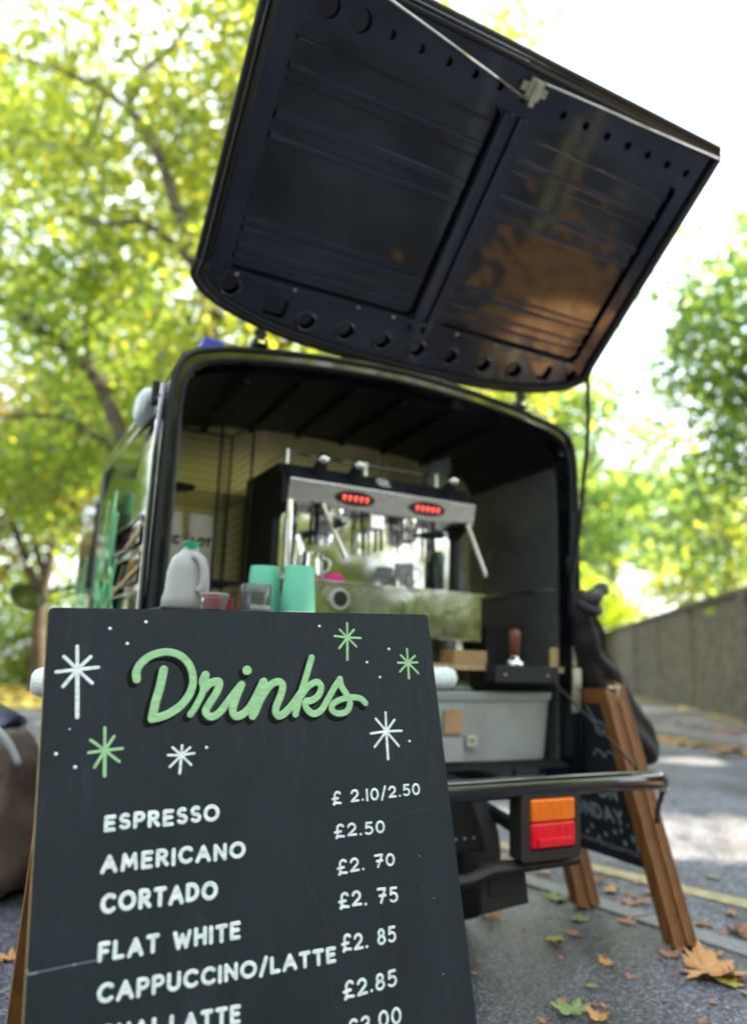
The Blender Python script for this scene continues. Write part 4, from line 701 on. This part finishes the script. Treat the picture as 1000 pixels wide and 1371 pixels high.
for cx in (.515, .640, 1.000):
    b = MB(); b.M = HM; b.lathe([(.023, 0), (.023, .02), (.019, .032), (.019, .045)], 24, (cx, 0, 0)); kb = b.make('knob', matte, em, True)
    b = MB(); b.M = HM; b.lathe([(.0200, .045), (.0215, .052), (.017, .066), (.004, .071)], 24, (cx, 0, 0)); b.make('knob_cap', chrome, kb, True, angle=180)
b = MB(); b.M = HM; b.tube(smooth_pts([(.722, -.012, .004), (.75, -.022, .004), (.775, -.008, .004), (.765, .015, .004), (.735, .02, .004), (.722, .006, .004), (.742, -.004, .004), (.765, .004, .004)], 4), .0035, 6); b.make('emblem', chrome, em, True, angle=180)
fc = bpy.data.curves.new('brand_text', 'FONT'); fc.body = 'Prestige'; fc.size = .034; fc.extrude = .0006; fo = bpy.data.objects.new('brand_lettering', fc); C.objects.link(fo)
dg = bpy.context.evaluated_depsgraph_get(); me = bpy.data.meshes.new_from_object(fo.evaluated_get(dg)); bpy.data.objects.remove(fo); fo = bpy.data.objects.new('brand_lettering', me); C.objects.link(fo); me.transform(HM @ Matrix.Translation((.83, -.014, .002))); me.materials.append(greypl); fo.parent = em
for x0, x1 in ((.425, .675), (.705, .985)):
    for x in (x0, x1):
        b = E(); b.tube([(x, .20, 1.374), (x, .20, 1.425)], .0065, 10); b.make('rail_post', chrome, em, True)
    b = E(); b.tube([(x0, .20, 1.417), (x1, .20, 1.417)], .0035, 8); b.make('cup_rail', steel, em, True)
b = E(); b.tube([(.425, .20, 1.417), (.425, .48, 1.417)], .0035, 8); b.make('cup_rail', steel, em, True)
for cx in (.585, .855):
    b = E(); b.lathe([(.030, 1.195), (.034, 1.20), (.034, 1.236), (.034, 1.245)], 28, (cx, .165, 0)); gp = b.make('group_head', chrome, em, True)
    b = E(); b.lathe([(.012, 1.160), (.028, 1.170), (.031, 1.193)], 24, (cx, .165, 0)); pf = b.make('portafilter', chrome, em, True)
    d = Vector((.55, -.83, 0)) if cx > .7 else Vector((-.2, -.97, 0)); a = Vector((cx, .165, 1.186)); 
    b = E(); b.tube([a+d*.03, a+d*.05, a+d*.06, a+d*.125, a+d*.135], [.006, .007, .012, .014, .009], 12); b.make('portafilter_handle', matte, pf, True)
    b = E(); b.tube([a+d*.1351, a+d*.142], [.011, .008], 14); b.make('handle_end', cupwhite, pf, True)
    b = E(); b.tube([(cx-.01, .16, 1.162), (cx-.018, .155, 1.135)], .005, 8); b.tube([(cx+.01, .16, 1.162), (cx+.018, .155, 1.135)], .005, 8); b.make('spout', chrome, pf, True)
for p0, p1, p2 in (((.505, .15, 1.245), (.508, .085, 1.238), (.575, .06, 1.085)), ((1.035, .15, 1.245), (1.040, .085, 1.236), (1.095, .06, 1.070))):
    b = E(); b.tube([p0, p1], .007, 8); b.make('wand_joint', matte, em, True)
    b = E(); b.tube([p1, p2, tuple(Vector(p2)+Vector((.003, -.001, -.012)))], [.0075, .0075, .005], 10); b.make('steam_wand', steel, em, True)
b = E(); b.box(.695, .745, .13, .2, 1.19, 1.24); b.make('valve_block', chrome, em, bevel=.006)
for x in (.47, .99):
    b = E(); b.lathe([(.018, 1.02), (.020, 1.05), (.020, 1.13), (.012, 1.15)], 18, (x, .18, 0)); b.make('side_canister', chrome if x < .7 else glassd, em, True)
b = E(); b.tube([(.405, .10, 1.24), (.405, .095, 1.17), (.408, .10, 1.02)], [.010, .013, .009], 10); b.make('hot_water_spout', chrome, em, True)
for i, x in enumerate((.45, .47, .53, .68, .70, .72, .765, .95, .97)):
    b = E(); b.tube([(x, .19, 1.24), (x+.003, .185, 1.13-.02*(i % 2))], .006, 8); b.make('pipe', chrome if i % 2 else matte, em, True)
# things hanging and standing about the machine
for x, y, lab in ((.50, .13, 'steel milk jug on the drip tray under the left group'), (.83, .14, 'glass milk jug on the drip tray under the right group')):
    jg, Mj = vthing('milk_jug', lab, 'jug', (x, y, 1.0075)); b = TB(Mj); b.lathe([(.034, 1.008), (.036, 1.03), (.030, 1.07), (.032, 1.09), (.030, 1.09), (.028, 1.05), (.001, 1.02)], 28, (x, y, 0)); b.make('jug_body', chrome if x < .6 else glass, jg, True)
    b = TB(Mj); b.tube(smooth_pts([(x+.032, y, 1.08), (x+.055, y-.01, 1.07), (x+.052, y-.01, 1.04), (x+.035, y, 1.03)], 3), .004, 8); b.make('handle', chrome, jg, True, angle=180)
cl, Mc = vthing('pink_cloth', 'small bright pink cloth on the drip tray', 'cloth', (.55, .075, 1.0075)); b = TB(Mc)
b.loft([[(.522, .06, 1.008), (.582, .06, 1.008), (.585, .10, 1.008), (.520, .10, 1.008)], [(.530, .065, 1.018), (.577, .066, 1.022), (.574, .095, 1.02), (.532, .095, 1.026)], [(.545, .072, 1.024), (.562, .074, 1.031), (.562, .088, 1.03), (.548, .088, 1.026)]]); b.make('cloth_fold', pinkm, cl, True, angle=180)
pb, Mb = vthing('plastic_bag', 'crumpled translucent plastic bag stuffed behind the right of the machine', 'bag', (1.14, .35, .7745)); b = TB(Mb); rg = random.Random(5)
bagclear = mat('cloudy_plastic', (.16, .17, .18), .35, noise=.3, nscale=8, bump=.6, bscale=12)
b.loft([[(cx+rx*math.cos(a)*(.75+.45*rg.random()), .36+ry*math.sin(a)*(.7+.7*rg.random()), z+.01*rg.random()) for a in [2*math.pi*i/16 for i in range(16)]] for z, cx, rx, ry in ((.7755, 1.15, .05, .05), (.9, 1.155, .06, .06), (1.05, 1.165, .065, .05), (1.2, 1.150, .045, .04), (1.30, 1.13, .035, .03), (1.42, 1.09, .06, .03), (1.50, 1.10, .05, .02), (1.545, 1.14, .012, .01))]); crinkle(b.make('bag_body', bagclear, pb, True, angle=180), .03, .06)
wb, Mw2 = vthing('wood_block', 'small square wooden block on the shelf in front of the machine foot', 'block', (1.0, .02, .7745)); b = TB(Mw2); b.box(.943, 1.070, .01, .09, .775, .817); b.make('block', woodblock, wb, bevel=.002)
kn, Mn = vthing('knock_box', 'shallow black knock-box drawer jutting from the right of the shelf', 'drawer', (1.19, 0, .72)); b = TB(Mn); b.box(1.062, 1.318, -.045, .03, .722, .7755); b.make('drawer_front', board2, kn, bevel=.002)
b = TB(Mn); b.lathe([(.004, 0), (.004, .003), (.001, .004)], 8, (0, 0, 0)); 
for x in (1.10, 1.27):
    b = TB(Mn); b.box(x-.003, x+.003, -.048, -.0452, .744, .750); b.make('screw', zinc, kn)
tp_, Mtp = vthing('tamper', 'coffee tamper with brown wooden handle and steel foot on the black drawer', 'tamper', (1.165, -.01, .7758))
b = TB(Mtp); b.lathe([(.029, .776), (.029, .788), (.020, .796), (.012, .806)], 28, (1.165, -.01, 0)); b.make('tamper_foot', chrome, tp_, True, angle=50)
b = TB(Mtp); b.lathe([(.012, .806), (.017, .815), (.0185, .85), (.021, .875), (.017, .888), (.006, .893)], 28, (1.165, -.01, 0)); b.make('tamper_handle', tampw, tp_, True, angle=180)
gr, Mg = vthing('grinder_hopper', 'dark box with a pale edge at the back right of the shelf', 'box', (1.3, .3, .7745)); b = TB(Mg); b.box(1.22, 1.375, .22, .42, .775, .905); b.make('box_body', matte, gr, bevel=.004); b = TB(Mg); b.box(1.218, 1.377, .218, .422, .9055, .915); b.make('box_lid', greypl, gr, bevel=.003)
# wire rack with coffee pouches
wr, Mr2 = vthing('wire_rack', 'black wire grid rack in the left corner of the van', 'rack', (.2, .4, .7745))
b = TB(Mr2)
for x in (.10, .24, .345): b.tube([(x, .30, .775), (x, .30, 1.53)], .0045, 6)
for x in (.10, .345): b.tube([(x, .55, .775), (x, .55, 1.54)], .0045, 6)
b.make('upright', matte, wr, True)
b = TB(Mr2)
for i in range(26):
    z = .80+i*.0285; b.tube([(.10, .555, z), (.345, .555, z)], .0010, 4)
    b.tube([(.345, .30, z), (.345, .55, z)], .0010, 4)
b.make('wire', matte, wr, True)['kind'] = 'stuff'
for z in (1.27, 1.0):
    b = TB(Mr2); 
    for y in (.30, .36, .42, .48, .54): b.tube([(.10, y, z), (.345, y, z)], .003, 5)
    b.make('rack_shelf', matte, wr, True)
b = TB(Mr2); b.tube([(.10, .30, 1.53), (.345, .30, 1.53), (.345, .55, 1.54), (.10, .55, 1.54)], .004, 6); b.make('top_rail', matte, wr, True)
for x0, x1, tx, lab in ((.085, .152, 'CF', 'pale coffee pouch on the rack, left one nearest the van edge'), (.166, .250, 'LOT', 'pale coffee pouch on the rack, wider right one')):
    cx = (x0+x1)/2; po, Mo = vthing('coffee_pouch', lab, 'pouch', (cx, .36, 1.004), 'coffee pouches on the rack'); b = TB(Mo)
    b.loft([sq(cx, .36, z, (x1-x0)/2*k, d, 20) for z, k, d in ((1.0045, .9, .03), (1.01, 1, .034), (1.08, 1, .034), (1.14, 1, .024), (1.19, .97, .008), (1.212, .97, .003))]); b.make('pouch_body', pouch, po, True, angle=60)
    b = MB(); b.M = Mo @ Matrix(((1,0,0,0),(0,0,-1,.328),(0,1,0,0),(0,0,0,1))); lettering(b, tx if tx != 'CF' else 'CC', (x0+.012, 1.105), (x1-.012, 1.105), .028, .028, .25, .4); b.make('print', matte, po)
ds, Md = vthing('black_dish', 'flat black oval dish on top of the rack shelf', 'dish', (.12, .33, 1.274)); b = TB(Md); b.loft([[(.125+.05*k*math.cos(a), .33+.04*k*math.sin(a), z) for a in [2*math.pi*i/20 for i in range(20)]] for z, k in ((1.2745, .7), (1.285, 1), (1.292, 1), (1.288, .9))]); b.make('dish_body', matte, ds, True)
# storage bin on the van floor
sb, Ms = vthing('storage_bin', 'grey translucent plastic storage bin on the van floor under the shelf', 'bin', (1.1, .2, .471))
b = TB(Ms); b.loft([sq(1.10, .215, z, rx, ry, 40, 9) for z, rx, ry in ((.472, .245, .170), (.478, .250, .176), (.66, .262, .190), (.672, .262, .190))]); b.make('bin_body', binm, sb, True, angle=40)
b = TB(Ms); b.loft([sq(1.10, .215, z, rx, ry, 40, 9) for z, rx, ry in ((.664, .266, .196), (.686, .272, .200), (.690, .268, .197), (.690, .255, .188), (.685, .250, .183))]); b.make('bin_rim', binrim, sb, True, angle=40)
b = TB(Ms); b.box(.92, .985, .021, .0225, .565, .635); b.make('paper_behind_side', kraft, sb); b = TB(Ms); b.box(.90, .99, .0195, .021, .482, .55); b.make('paper_behind_side', milkm, sb)
b = TB(Ms); b.box(1.005, 1.04, .0190, .0215, .525, .558); b.make('side_sticker', cupwhite, sb); b = TB(Ms); b.box(1.016, 1.030, .0172, .0186, .534, .549); b.make('side_sticker', mat('gold', (.35, .22, .05), .5), sb)
rb, Mrb = vthing('upturned_bowl', 'pale upturned bowl resting on the storage bin', 'bowl', (1.03, .1, .69)); b = TB(Mrb); b.lathe([(.062, .6905), (.060, .70), (.045, .715), (.02, .719)], 28, (1.02, .12, 0)); b.make('bowl_shell', binrim, rb, True, angle=180)
bb_, Mbb = vthing('blue_tub', 'blue plastic tub lying on the van roof', 'tub', (.15, .12, 1.65)); b = TB(Mbb); b.loft([[(.088, .07, 1.618), (.168, .07, 1.636), (.168, .14, 1.636), (.088, .14, 1.618)], [(.104, .075, 1.684), (.164, .075, 1.680), (.164, .135, 1.680), (.104, .135, 1.684)]]); b.make('tub_body', bluepl, bb_, bevel=.003)

# ------------------------------------------------------------ folded timber A-sign leaning by the van
sg, Mg2 = vthing('timber_sign', 'folded brown timber A-frame chalk sign leaning behind the bumper', 'sign', (1.45, -.18, 0))
def leg_at(z, o, y0): t = z/.72; return Vector((1.478+o-.018*t, y0+.235*t, z))
for o, zt in ((0, .705), (.050, .730)):
    for y in (-.335, .045):
        b = TB(Mg2); b.loft([[tuple(leg_at(z, o, y)+Vector((dx, dy, -dx*.3))) for dx, dy in ((-.0225, -.022), (.0225, -.022), (.0225, .022), (-.0225, .022))] for z in (.010, zt)]); lg = b.make('leg', brownwood, sg, bevel=.002)
        for gx in (-.006, .010):
            b = TB(Mg2); b.loft([[tuple(leg_at(z, o, y)+Vector((gx+dx, -.0225+dy, 0))) for dx, dy in ((-.0012, -.0006), (.0012, -.0006), (.0012, .001), (-.0012, .001))] for z in (.02, zt-.01)]); b.make('groove', matte, lg)
    b = TB(Mg2); b.bar(leg_at(.685, o, -.311), leg_at(.685, o, .021), .03, .045); b.make('cross_rail', brownwood, sg)
q = leg_at(.716, .022, -.335)
b = TB(Mg2); b.box(q.x-.03, q.x+.02, q.y-.026, q.y-.020, q.z-.004, q.z+.006); b.box(q.x+.002, q.x+.008, q.y-.030, q.y-.026, q.z-.06, q.z+.004); b.make('hinge_plate', zinc, sg)
ya, yb = -.312, .022
b = TB(Mg2); b.loft([[tuple(leg_at(z, -.004+dx, y)) for dx, y in ((-.004, ya), (.004, ya), (.004, yb), (-.004, yb))] for z in (.196, .665)]); b.make('chalk_panel', board2, sg)
e0 = leg_at(0, -.0095, 0); ev = (leg_at(.72, -.0095, 0)-e0)/.72
SGM = Mg2 @ Matrix(((0, ev.x, -1, e0.x), (-1, ev.y, 0, 0), (0, 1, 0, 0), (0, 0, 0, 1)))   # X along -y, Y up the panel
lx = lambda y, z: -(y-ev.y*z)
chalk3 = mat('dim_chalk', (.12, .14, .17), .8)
def sgtext(tx, y0, z0, y1, z1, h, wgt=.2, gap=.35, m=chalk2):
    b = MB(); b.M = SGM; lettering(b, tx, (lx(y0, z0), z0), (lx(y1, z1), z1), h, h, wgt, gap, .05, .1); b.make('lettering', m, sg)
sgtext('YOU ON', .10, .378, -.150, .368, .042); sgtext('MONDAY.', .10, .308, -.190, .300, .045); sgtext('COMMIECOMFTSS', .03, .228, -.225, .222, .013, .2, .3)
for y, z, s_ in ((-.205, .270, .024), (-.215, .292, .016), (-.226, .246, .026), (-.09, .262, .012), (-.13, .276, .012), (-.17, .252, .014), (-.03, .275, .012), (-.155, .285, .010), (-.01, .255, .012), (-.06, .245, .012)):
    b = MB(); b.M = SGM
    for k in range(4): a = k*math.pi/4; stroke(b, [(lx(y, z)-s_*.5*math.cos(a), z-s_*.5*math.sin(a)), (lx(y, z)+s_*.5*math.cos(a), z+s_*.5*math.sin(a))], .004, .15)
    b.make('chalk_star', chalk2, sg)
b = MB(); b.M = SGM; b.tube([(lx(-.085, .585)+.020*math.cos(a), .585+.020*math.sin(a), 0) for a in [2*math.pi*i/20 for i in range(21)]], .005, 6); b.tube([(lx(-.02, .66), .66, 0), (lx(-.065, .60), .60, 0)], .004, 6); b.make('chalk_ring', chalk3, sg)
b = MB(); b.M = SGM
for cy_ in (-.075, -.125): b.tube([(lx(cy_, .495)+.020*math.cos(a), .495+.02*math.sin(a), 0) for a in [math.pi*i/12 for i in range(13)]], .004, 6)
b.make('chalk_arch', chalk3, sg)

# ------------------------------------------------------------ black bin liner tied to the right pillar
lb, Ml = vthing('hanging_bin_liner', 'black bin liner knotted to the right van pillar and hanging outside', 'bin bag', (1.45, -.06, .45)); rg = random.Random(9)
lv = [(1.035, 1.372, 1.440), (1.01, 1.352, 1.436), (.985, 1.345, 1.432), (.955, 1.352, 1.440), (.925, 1.372, 1.455), (.88, 1.385, 1.480), (.82, 1.395, 1.525), (.75, 1.46, 1.65), (.68, 1.47, 1.72), (.62, 1.53, 1.775), (.56, 1.60, 1.815), (.51, 1.68, 1.825), (.465, 1.73, 1.805), (.45, 1.75, 1.78)]
rings = []
for z, x0, x1 in lv:
    x0 = max(x0, 1.462) if z < .8 else x0; cx = (x0+x1)/2; rx = (x1-x0)/2; ry = .035+.25*min(rx, .1); n = 28
    rings.append([(cx+rx*math.cos(a)*(1+.04*math.sin(5*a+z*30)), -.075+(0 if z > .9 else min(1, (.9-z)/.2)*.10)+ry*math.sin(a)*(1+.22*math.sin(6*a+z*22)), z+.006*math.sin(4*a)) for a in [2*math.pi*i/n for i in range(n)]])
b = TB(Ml); b.loft(rings); crinkle(b.make('bag_body', bagm, lb, True, angle=180), .022, .09)
b = TB(Ml); b.tube(smooth_pts([(1.36, -.10, .99), (1.40, -.125, 1.0), (1.44, -.10, 1.02), (1.47, -.09, 1.045), (1.50, -.08, 1.03)], 4), [.016, .02, .024, .024, .022, .022, .022, .022, .022, .024, .022, .02, .018, .018, .016, .014, .01], 12); b.tube(smooth_pts([(1.35, -.10, .985), (1.38, -.135, .96), (1.42, -.12, .965), (1.40, -.09, 1.0)], 4), .017, 10); b.make('knot', bagm, lb, True, angle=180)
b = TB(Ml); b.lathe([(.02, .447), (.022, .472), (.015, .478)], 14, (1.765, .025, 0)); b.make('tied_corner', matte, lb, True)

# ------------------------------------------------------------ brown sack at the left
sk = thing('rubbish_sack', 'bulging brown and dark blue rubbish sack on the pavement at the left edge', 'sack', (-1.42, 2.62, .004)); rg = random.Random(3)
def lump(cx, cy, prof, ph, n=40):
    rr = []
    for z, r in prof: rr.append([(cx+r*math.cos(a)*(1+.06*math.sin(3*a+ph+z*5)+.025*math.sin(9*a+z*22)), cy+r*math.sin(a)*(1+.06*math.cos(4*a+ph)+.02*math.sin(11*a+z*18)), z+.012*math.sin(5*a+ph)*(1 if z > .1 else 0)) for a in [2*math.pi*i/n for i in range(n)]])
    return rr
b = MB(); b.loft(lump(0, 0, ((0.0, .34), (.03, .385), (.12, .41), (.22, .405), (.32, .375), (.40, .33), (.46, .29), (.50, .24), (.53, .20)), 1)); crinkle(b.make('sack_body', bagbrown, sk, True, angle=180), .05, .16)
b = MB(); b.loft(lump(0.02, 0, ((.50, .235), (.515, .23), (.54, .20), (.56, .15), (.57, .09), (.575, .02)), 2)); crinkle(b.make('sack_top', bluewrap, sk, True, angle=180), .04, .09)
b = MB(); b.tube(smooth_pts([(.20, -.22, .555), (.27, -.25, .53), (.33, -.25, .48), (.365, -.24, .42)], 4), .022, 8, flat=(Vector((.6, .7, .2)).normalized(), .3)); b.make('white_band', whitepl, sk, True, angle=180)

# ------------------------------------------------------------ fallen leaves
def leafmesh(m, seed, curl, wide=.5, full=0):
    rg = random.Random(seed); pts = []
    tips = [(-150, .42), (-100, .80), (-48, .92), (0, 1.0), (48, .92), (100, .80), (150, .42)]
    out_ = []
    for i, (a, r) in enumerate(tips):
        r = (r*(1-full)+.85*full)*rg.uniform(.9, 1.08)
        for da, k in ((-15, .72), (-9, .86), (-5, .82), (0, 1), (5, .82), (9, .86), (15, .72)): out_.append((a+da, r*k))
        if i < 6: out_.append(((a+tips[i+1][0])/2, wide*rg.uniform(.9, 1.1)))
    V = [(0, 0, .02)]; n = len(out_)
    for fr in (.5, 1):
        for a, r in out_:
            rr = r*fr; x = rr*math.sin(R(a)); y = rr*math.cos(R(a)); z = curl*(rr**2)*(.5+.5*math.sin(R(a)*2+seed))+.05*fr*math.cos(R(a)*7.4)+rg.uniform(-.012, .012)
            V.append((x*.5, y*.5, z*.5+.02))
    F = [(0, 1+i, 1+(i+1)) for i in range(n-1)]+[(1+i, 1+n+i, 2+n+i, 2+i) for i in range(n-1)]
    k = len(V); V += [(-.006, -.02, .02), (.006, -.02, .02), (.012, -.46, .05), (.002, -.46, .05)]; F.append((k, k+1, k+2, k+3))
    mz = min(v_[2] for v_ in V); V = [(x, y, z-mz) for x, y, z in V]
    me = bpy.data.meshes.new('leaf'); me.from_pydata(V, [], F); me.materials.append(m); me.shade_smooth(); return me
LG = 'leaves fallen around the stall'
LV = [(.915, 2.125, .235, 250, fl_orange, .5, 'large orange dead leaf with serrated lobes in front of the timber sign foot'), (.975, 2.085, .085, 60, fl_brown, .9, 'small curled brown leaf in the lower right corner'),
 (.955, 2.075, .12, 100, fl_yellow, .2, 'dark yellow leaf tucked under the large orange leaf'), (.98, 2.24, .10, 30, fl_orange, .9, 'curled orange leaf just behind the large orange one'), (.865, 2.25, .10, 190, fl_pink, .6, 'pinkish leaf touching the foot of the timber sign'),
 (.495, 1.875, .13, 20, fl_green, .4, 'green and yellow leaf at the bottom edge beside the menu board'), (.55, 1.86, .085, 140, fl_orange, .9, 'curled orange leaf touching the green one at the bottom edge'), (.671, 2.166, .07, 90, fl_orange, .5, 'small pale orange leaf in the middle of the wet pavement'),
 (.564, 2.33, .085, 200, fl_yellow, .3, 'yellow leaf on the pavement right of the mud flap'), (.70, 2.075, .042, 10, fl_pink, .4, 'tiny pale pink leaf between the two orange pavement leaves'), (.585, 2.02, .045, 110, fl_green, .1, 'tiny narrow green leaf on the wet pavement'),
 (.655, 2.70, .13, 300, fl_green, .3, 'pale green leaf left of the far sign foot'), (.69, 2.50, .085, 40, fl_green, .3, 'bright green leaf in front of the far sign foot'), (.887, 2.69, .12, 210, fl_pink, .3, 'pink leaf on the kerb stones behind the sign'),
 (.83, 2.49, .085, 330, fl_pink, .3, 'pink leaf in front of the kerb beside the sign'), (.64, 2.38, .075, 80, fl_pink, .2, 'faded pink leaf on open pavement right of the yellow one'), (.40, 2.52, .13, 290, fl_orange, .3, 'orange leaf at the edge of the shade under the mud flap'),
 (.87, 2.93, .11, 0, fl_brown, 1.0, 'dark brown curled leaf beyond the kerb left of the sign'), (1.16, 2.44, .10, 25, fl_brown, .8, 'brown leaf on the kerb at the right edge'), (-.87, 2.05, .08, 70, fl_orange, .6, 'orange leaf beside the left edge of the menu board'),
 (1.35, 3.05, .08, 160, fl_green, .3, 'green leaf on the yellow line near the right edge'), (1.9, 3.7, .11, 190, fl_green, .2, 'pale green leaf on the road beyond the yellow line'), (1.22, 2.62, .07, 99, fl_orange, .4, 'small orange leaf between kerb and yellow line at the right'), (1.05, 2.5, .05, 180, fl_green, .2, 'tiny green leaf against the kerb beside the sign leg'),
 (-.95, 1.9, .05, 180, fl_orange, .2, 'tiny orange leaf below the other at the left edge'), (1.02, 2.82, .07, 222, fl_pink, .2, 'small pink leaf on the road just past the kerb')]
for i, (x, y, s_, rz, m, cu, lab) in enumerate(LV):
    me = leafmesh(m, 100+i, cu*.85, .80 if i == 0 else .5, .55 if i == 0 else 0); o = bpy.data.objects.new('fallen_leaf', me); C.objects.link(o); o.location = (x, y, .006 if kx(0) else 0); o.rotation_euler = (0, 0, R(rz)); o.scale = (s_, s_, s_); tag(o, lab, 'leaf', LG)
def litter(name, n, fn, m, sz, seed, z=.006):
    rg = random.Random(seed); b = MB()
    for _ in range(n):
        x, y = fn(rg); a = rg.uniform(0, 6.28); s_ = sz*rg.uniform(.4, 1.2); t = rg.uniform(-.3, .3)
        q = [(-.5, 0), (-.1, .4), (.5, .1), (.15, -.4)]; b.add([(x+s_*(px*math.cos(a)-py*math.sin(a)), y+s_*(px*math.sin(a)+py*math.cos(a)), z+s_*(.12+t*px)) for px, py in q], [(0, 1, 2, 3)][:1] if False else [(0, 3, 2, 1)])
    o = b.make(name, m); o['kind'] = 'stuff'; return o
def alongfar(off, sp):
    def f(rg):
        i = rg.choice([1, 1, 2, 2, 3, 3, 4, 5]); a, c_ = farp[i-1], farp[i]; t = rg.random(); return a[0]+(c_[0]-a[0])*t+off+rg.gauss(0, sp), a[1]+(c_[1]-a[1])*t
    return f
litter('leaf_litter', 700, alongfar(-.28, .16), fl_orange, .13, 1, .008); litter('leaf_litter', 500, alongfar(-.20, .14), fl_yellow, .12, 2, .01); litter('leaf_litter', 260, alongfar(.5, .4), fl_brown, .11, 3, .106)
def wallfoot(rg):
    i = rg.choice([1, 2, 3, 3, 4, 5, 6]); a, c_ = wpts[i-1], wpts[i]; t = rg.random(); return a[0]+(c_[0]-a[0])*t-.2-abs(rg.gauss(0, .18)), a[1]+(c_[1]-a[1])*t
litter('wall_foot_litter', 700, wallfoot, fl_yellow, .10, 4, .106)
litter('reflection_litter', 500, lambda rg: (rg.gauss(2.5, .3), rg.gauss(2.05, .25)), fl_orange, .12, 14, .006)  # orange leaves out of view, added to warm the reflection in the lid
litter('verge_leaves', 1500, lambda rg: (rg.uniform(-11, -3), rg.uniform(9.5, 15)), fl_yellow, .13, 5, .02)
litter('road_specks', 160, lambda rg: vxy(rg.uniform(1.7, 4.5), rg.uniform(-1, 8)), fl_brown, .05, 6, .004)
litter('pavement_specks', 150, lambda rg: vxy(rg.uniform(-2.0, 1.5), rg.uniform(-1.2, .3)), fl_pink, .024, 7, .006); litter('pavement_specks', 110, lambda rg: vxy(rg.uniform(.6, 1.7), rg.uniform(-1.0, 1.3)), fl_brown, .024, 17, .007)
rg = random.Random(8); b = MB()
for _ in range(9000):
    x = rg.uniform(-12, -2.2); y = rg.uniform(10.2, 14.8); h = rg.uniform(.04, .12); a = rg.uniform(0, 6.28); dx = .012*math.cos(a); dy = .012*math.sin(a); b.v += [(x-dx, y-dy, .008), (x+dx, y+dy, .008), (x+rg.uniform(-.03, .03), y+rg.uniform(-.03, .03), h)]; b.f.append((len(b.v)-3, len(b.v)-2, len(b.v)-1))
b.make('grass_blades', grass_m)['kind'] = 'stuff'

litter('kerb_litter', 90, lambda rg: (lambda y: vxy(kx(y)+.03+abs(rg.gauss(0, .07)), y))(rg.uniform(-1.2, 4)), fl_brown, .05, 21, .004)
litter('kerb_litter', 60, lambda rg: (lambda y: vxy(kx(y)+.03+abs(rg.gauss(0, .09)), y))(rg.uniform(-1.2, 4)), fl_orange, .055, 22, .004)
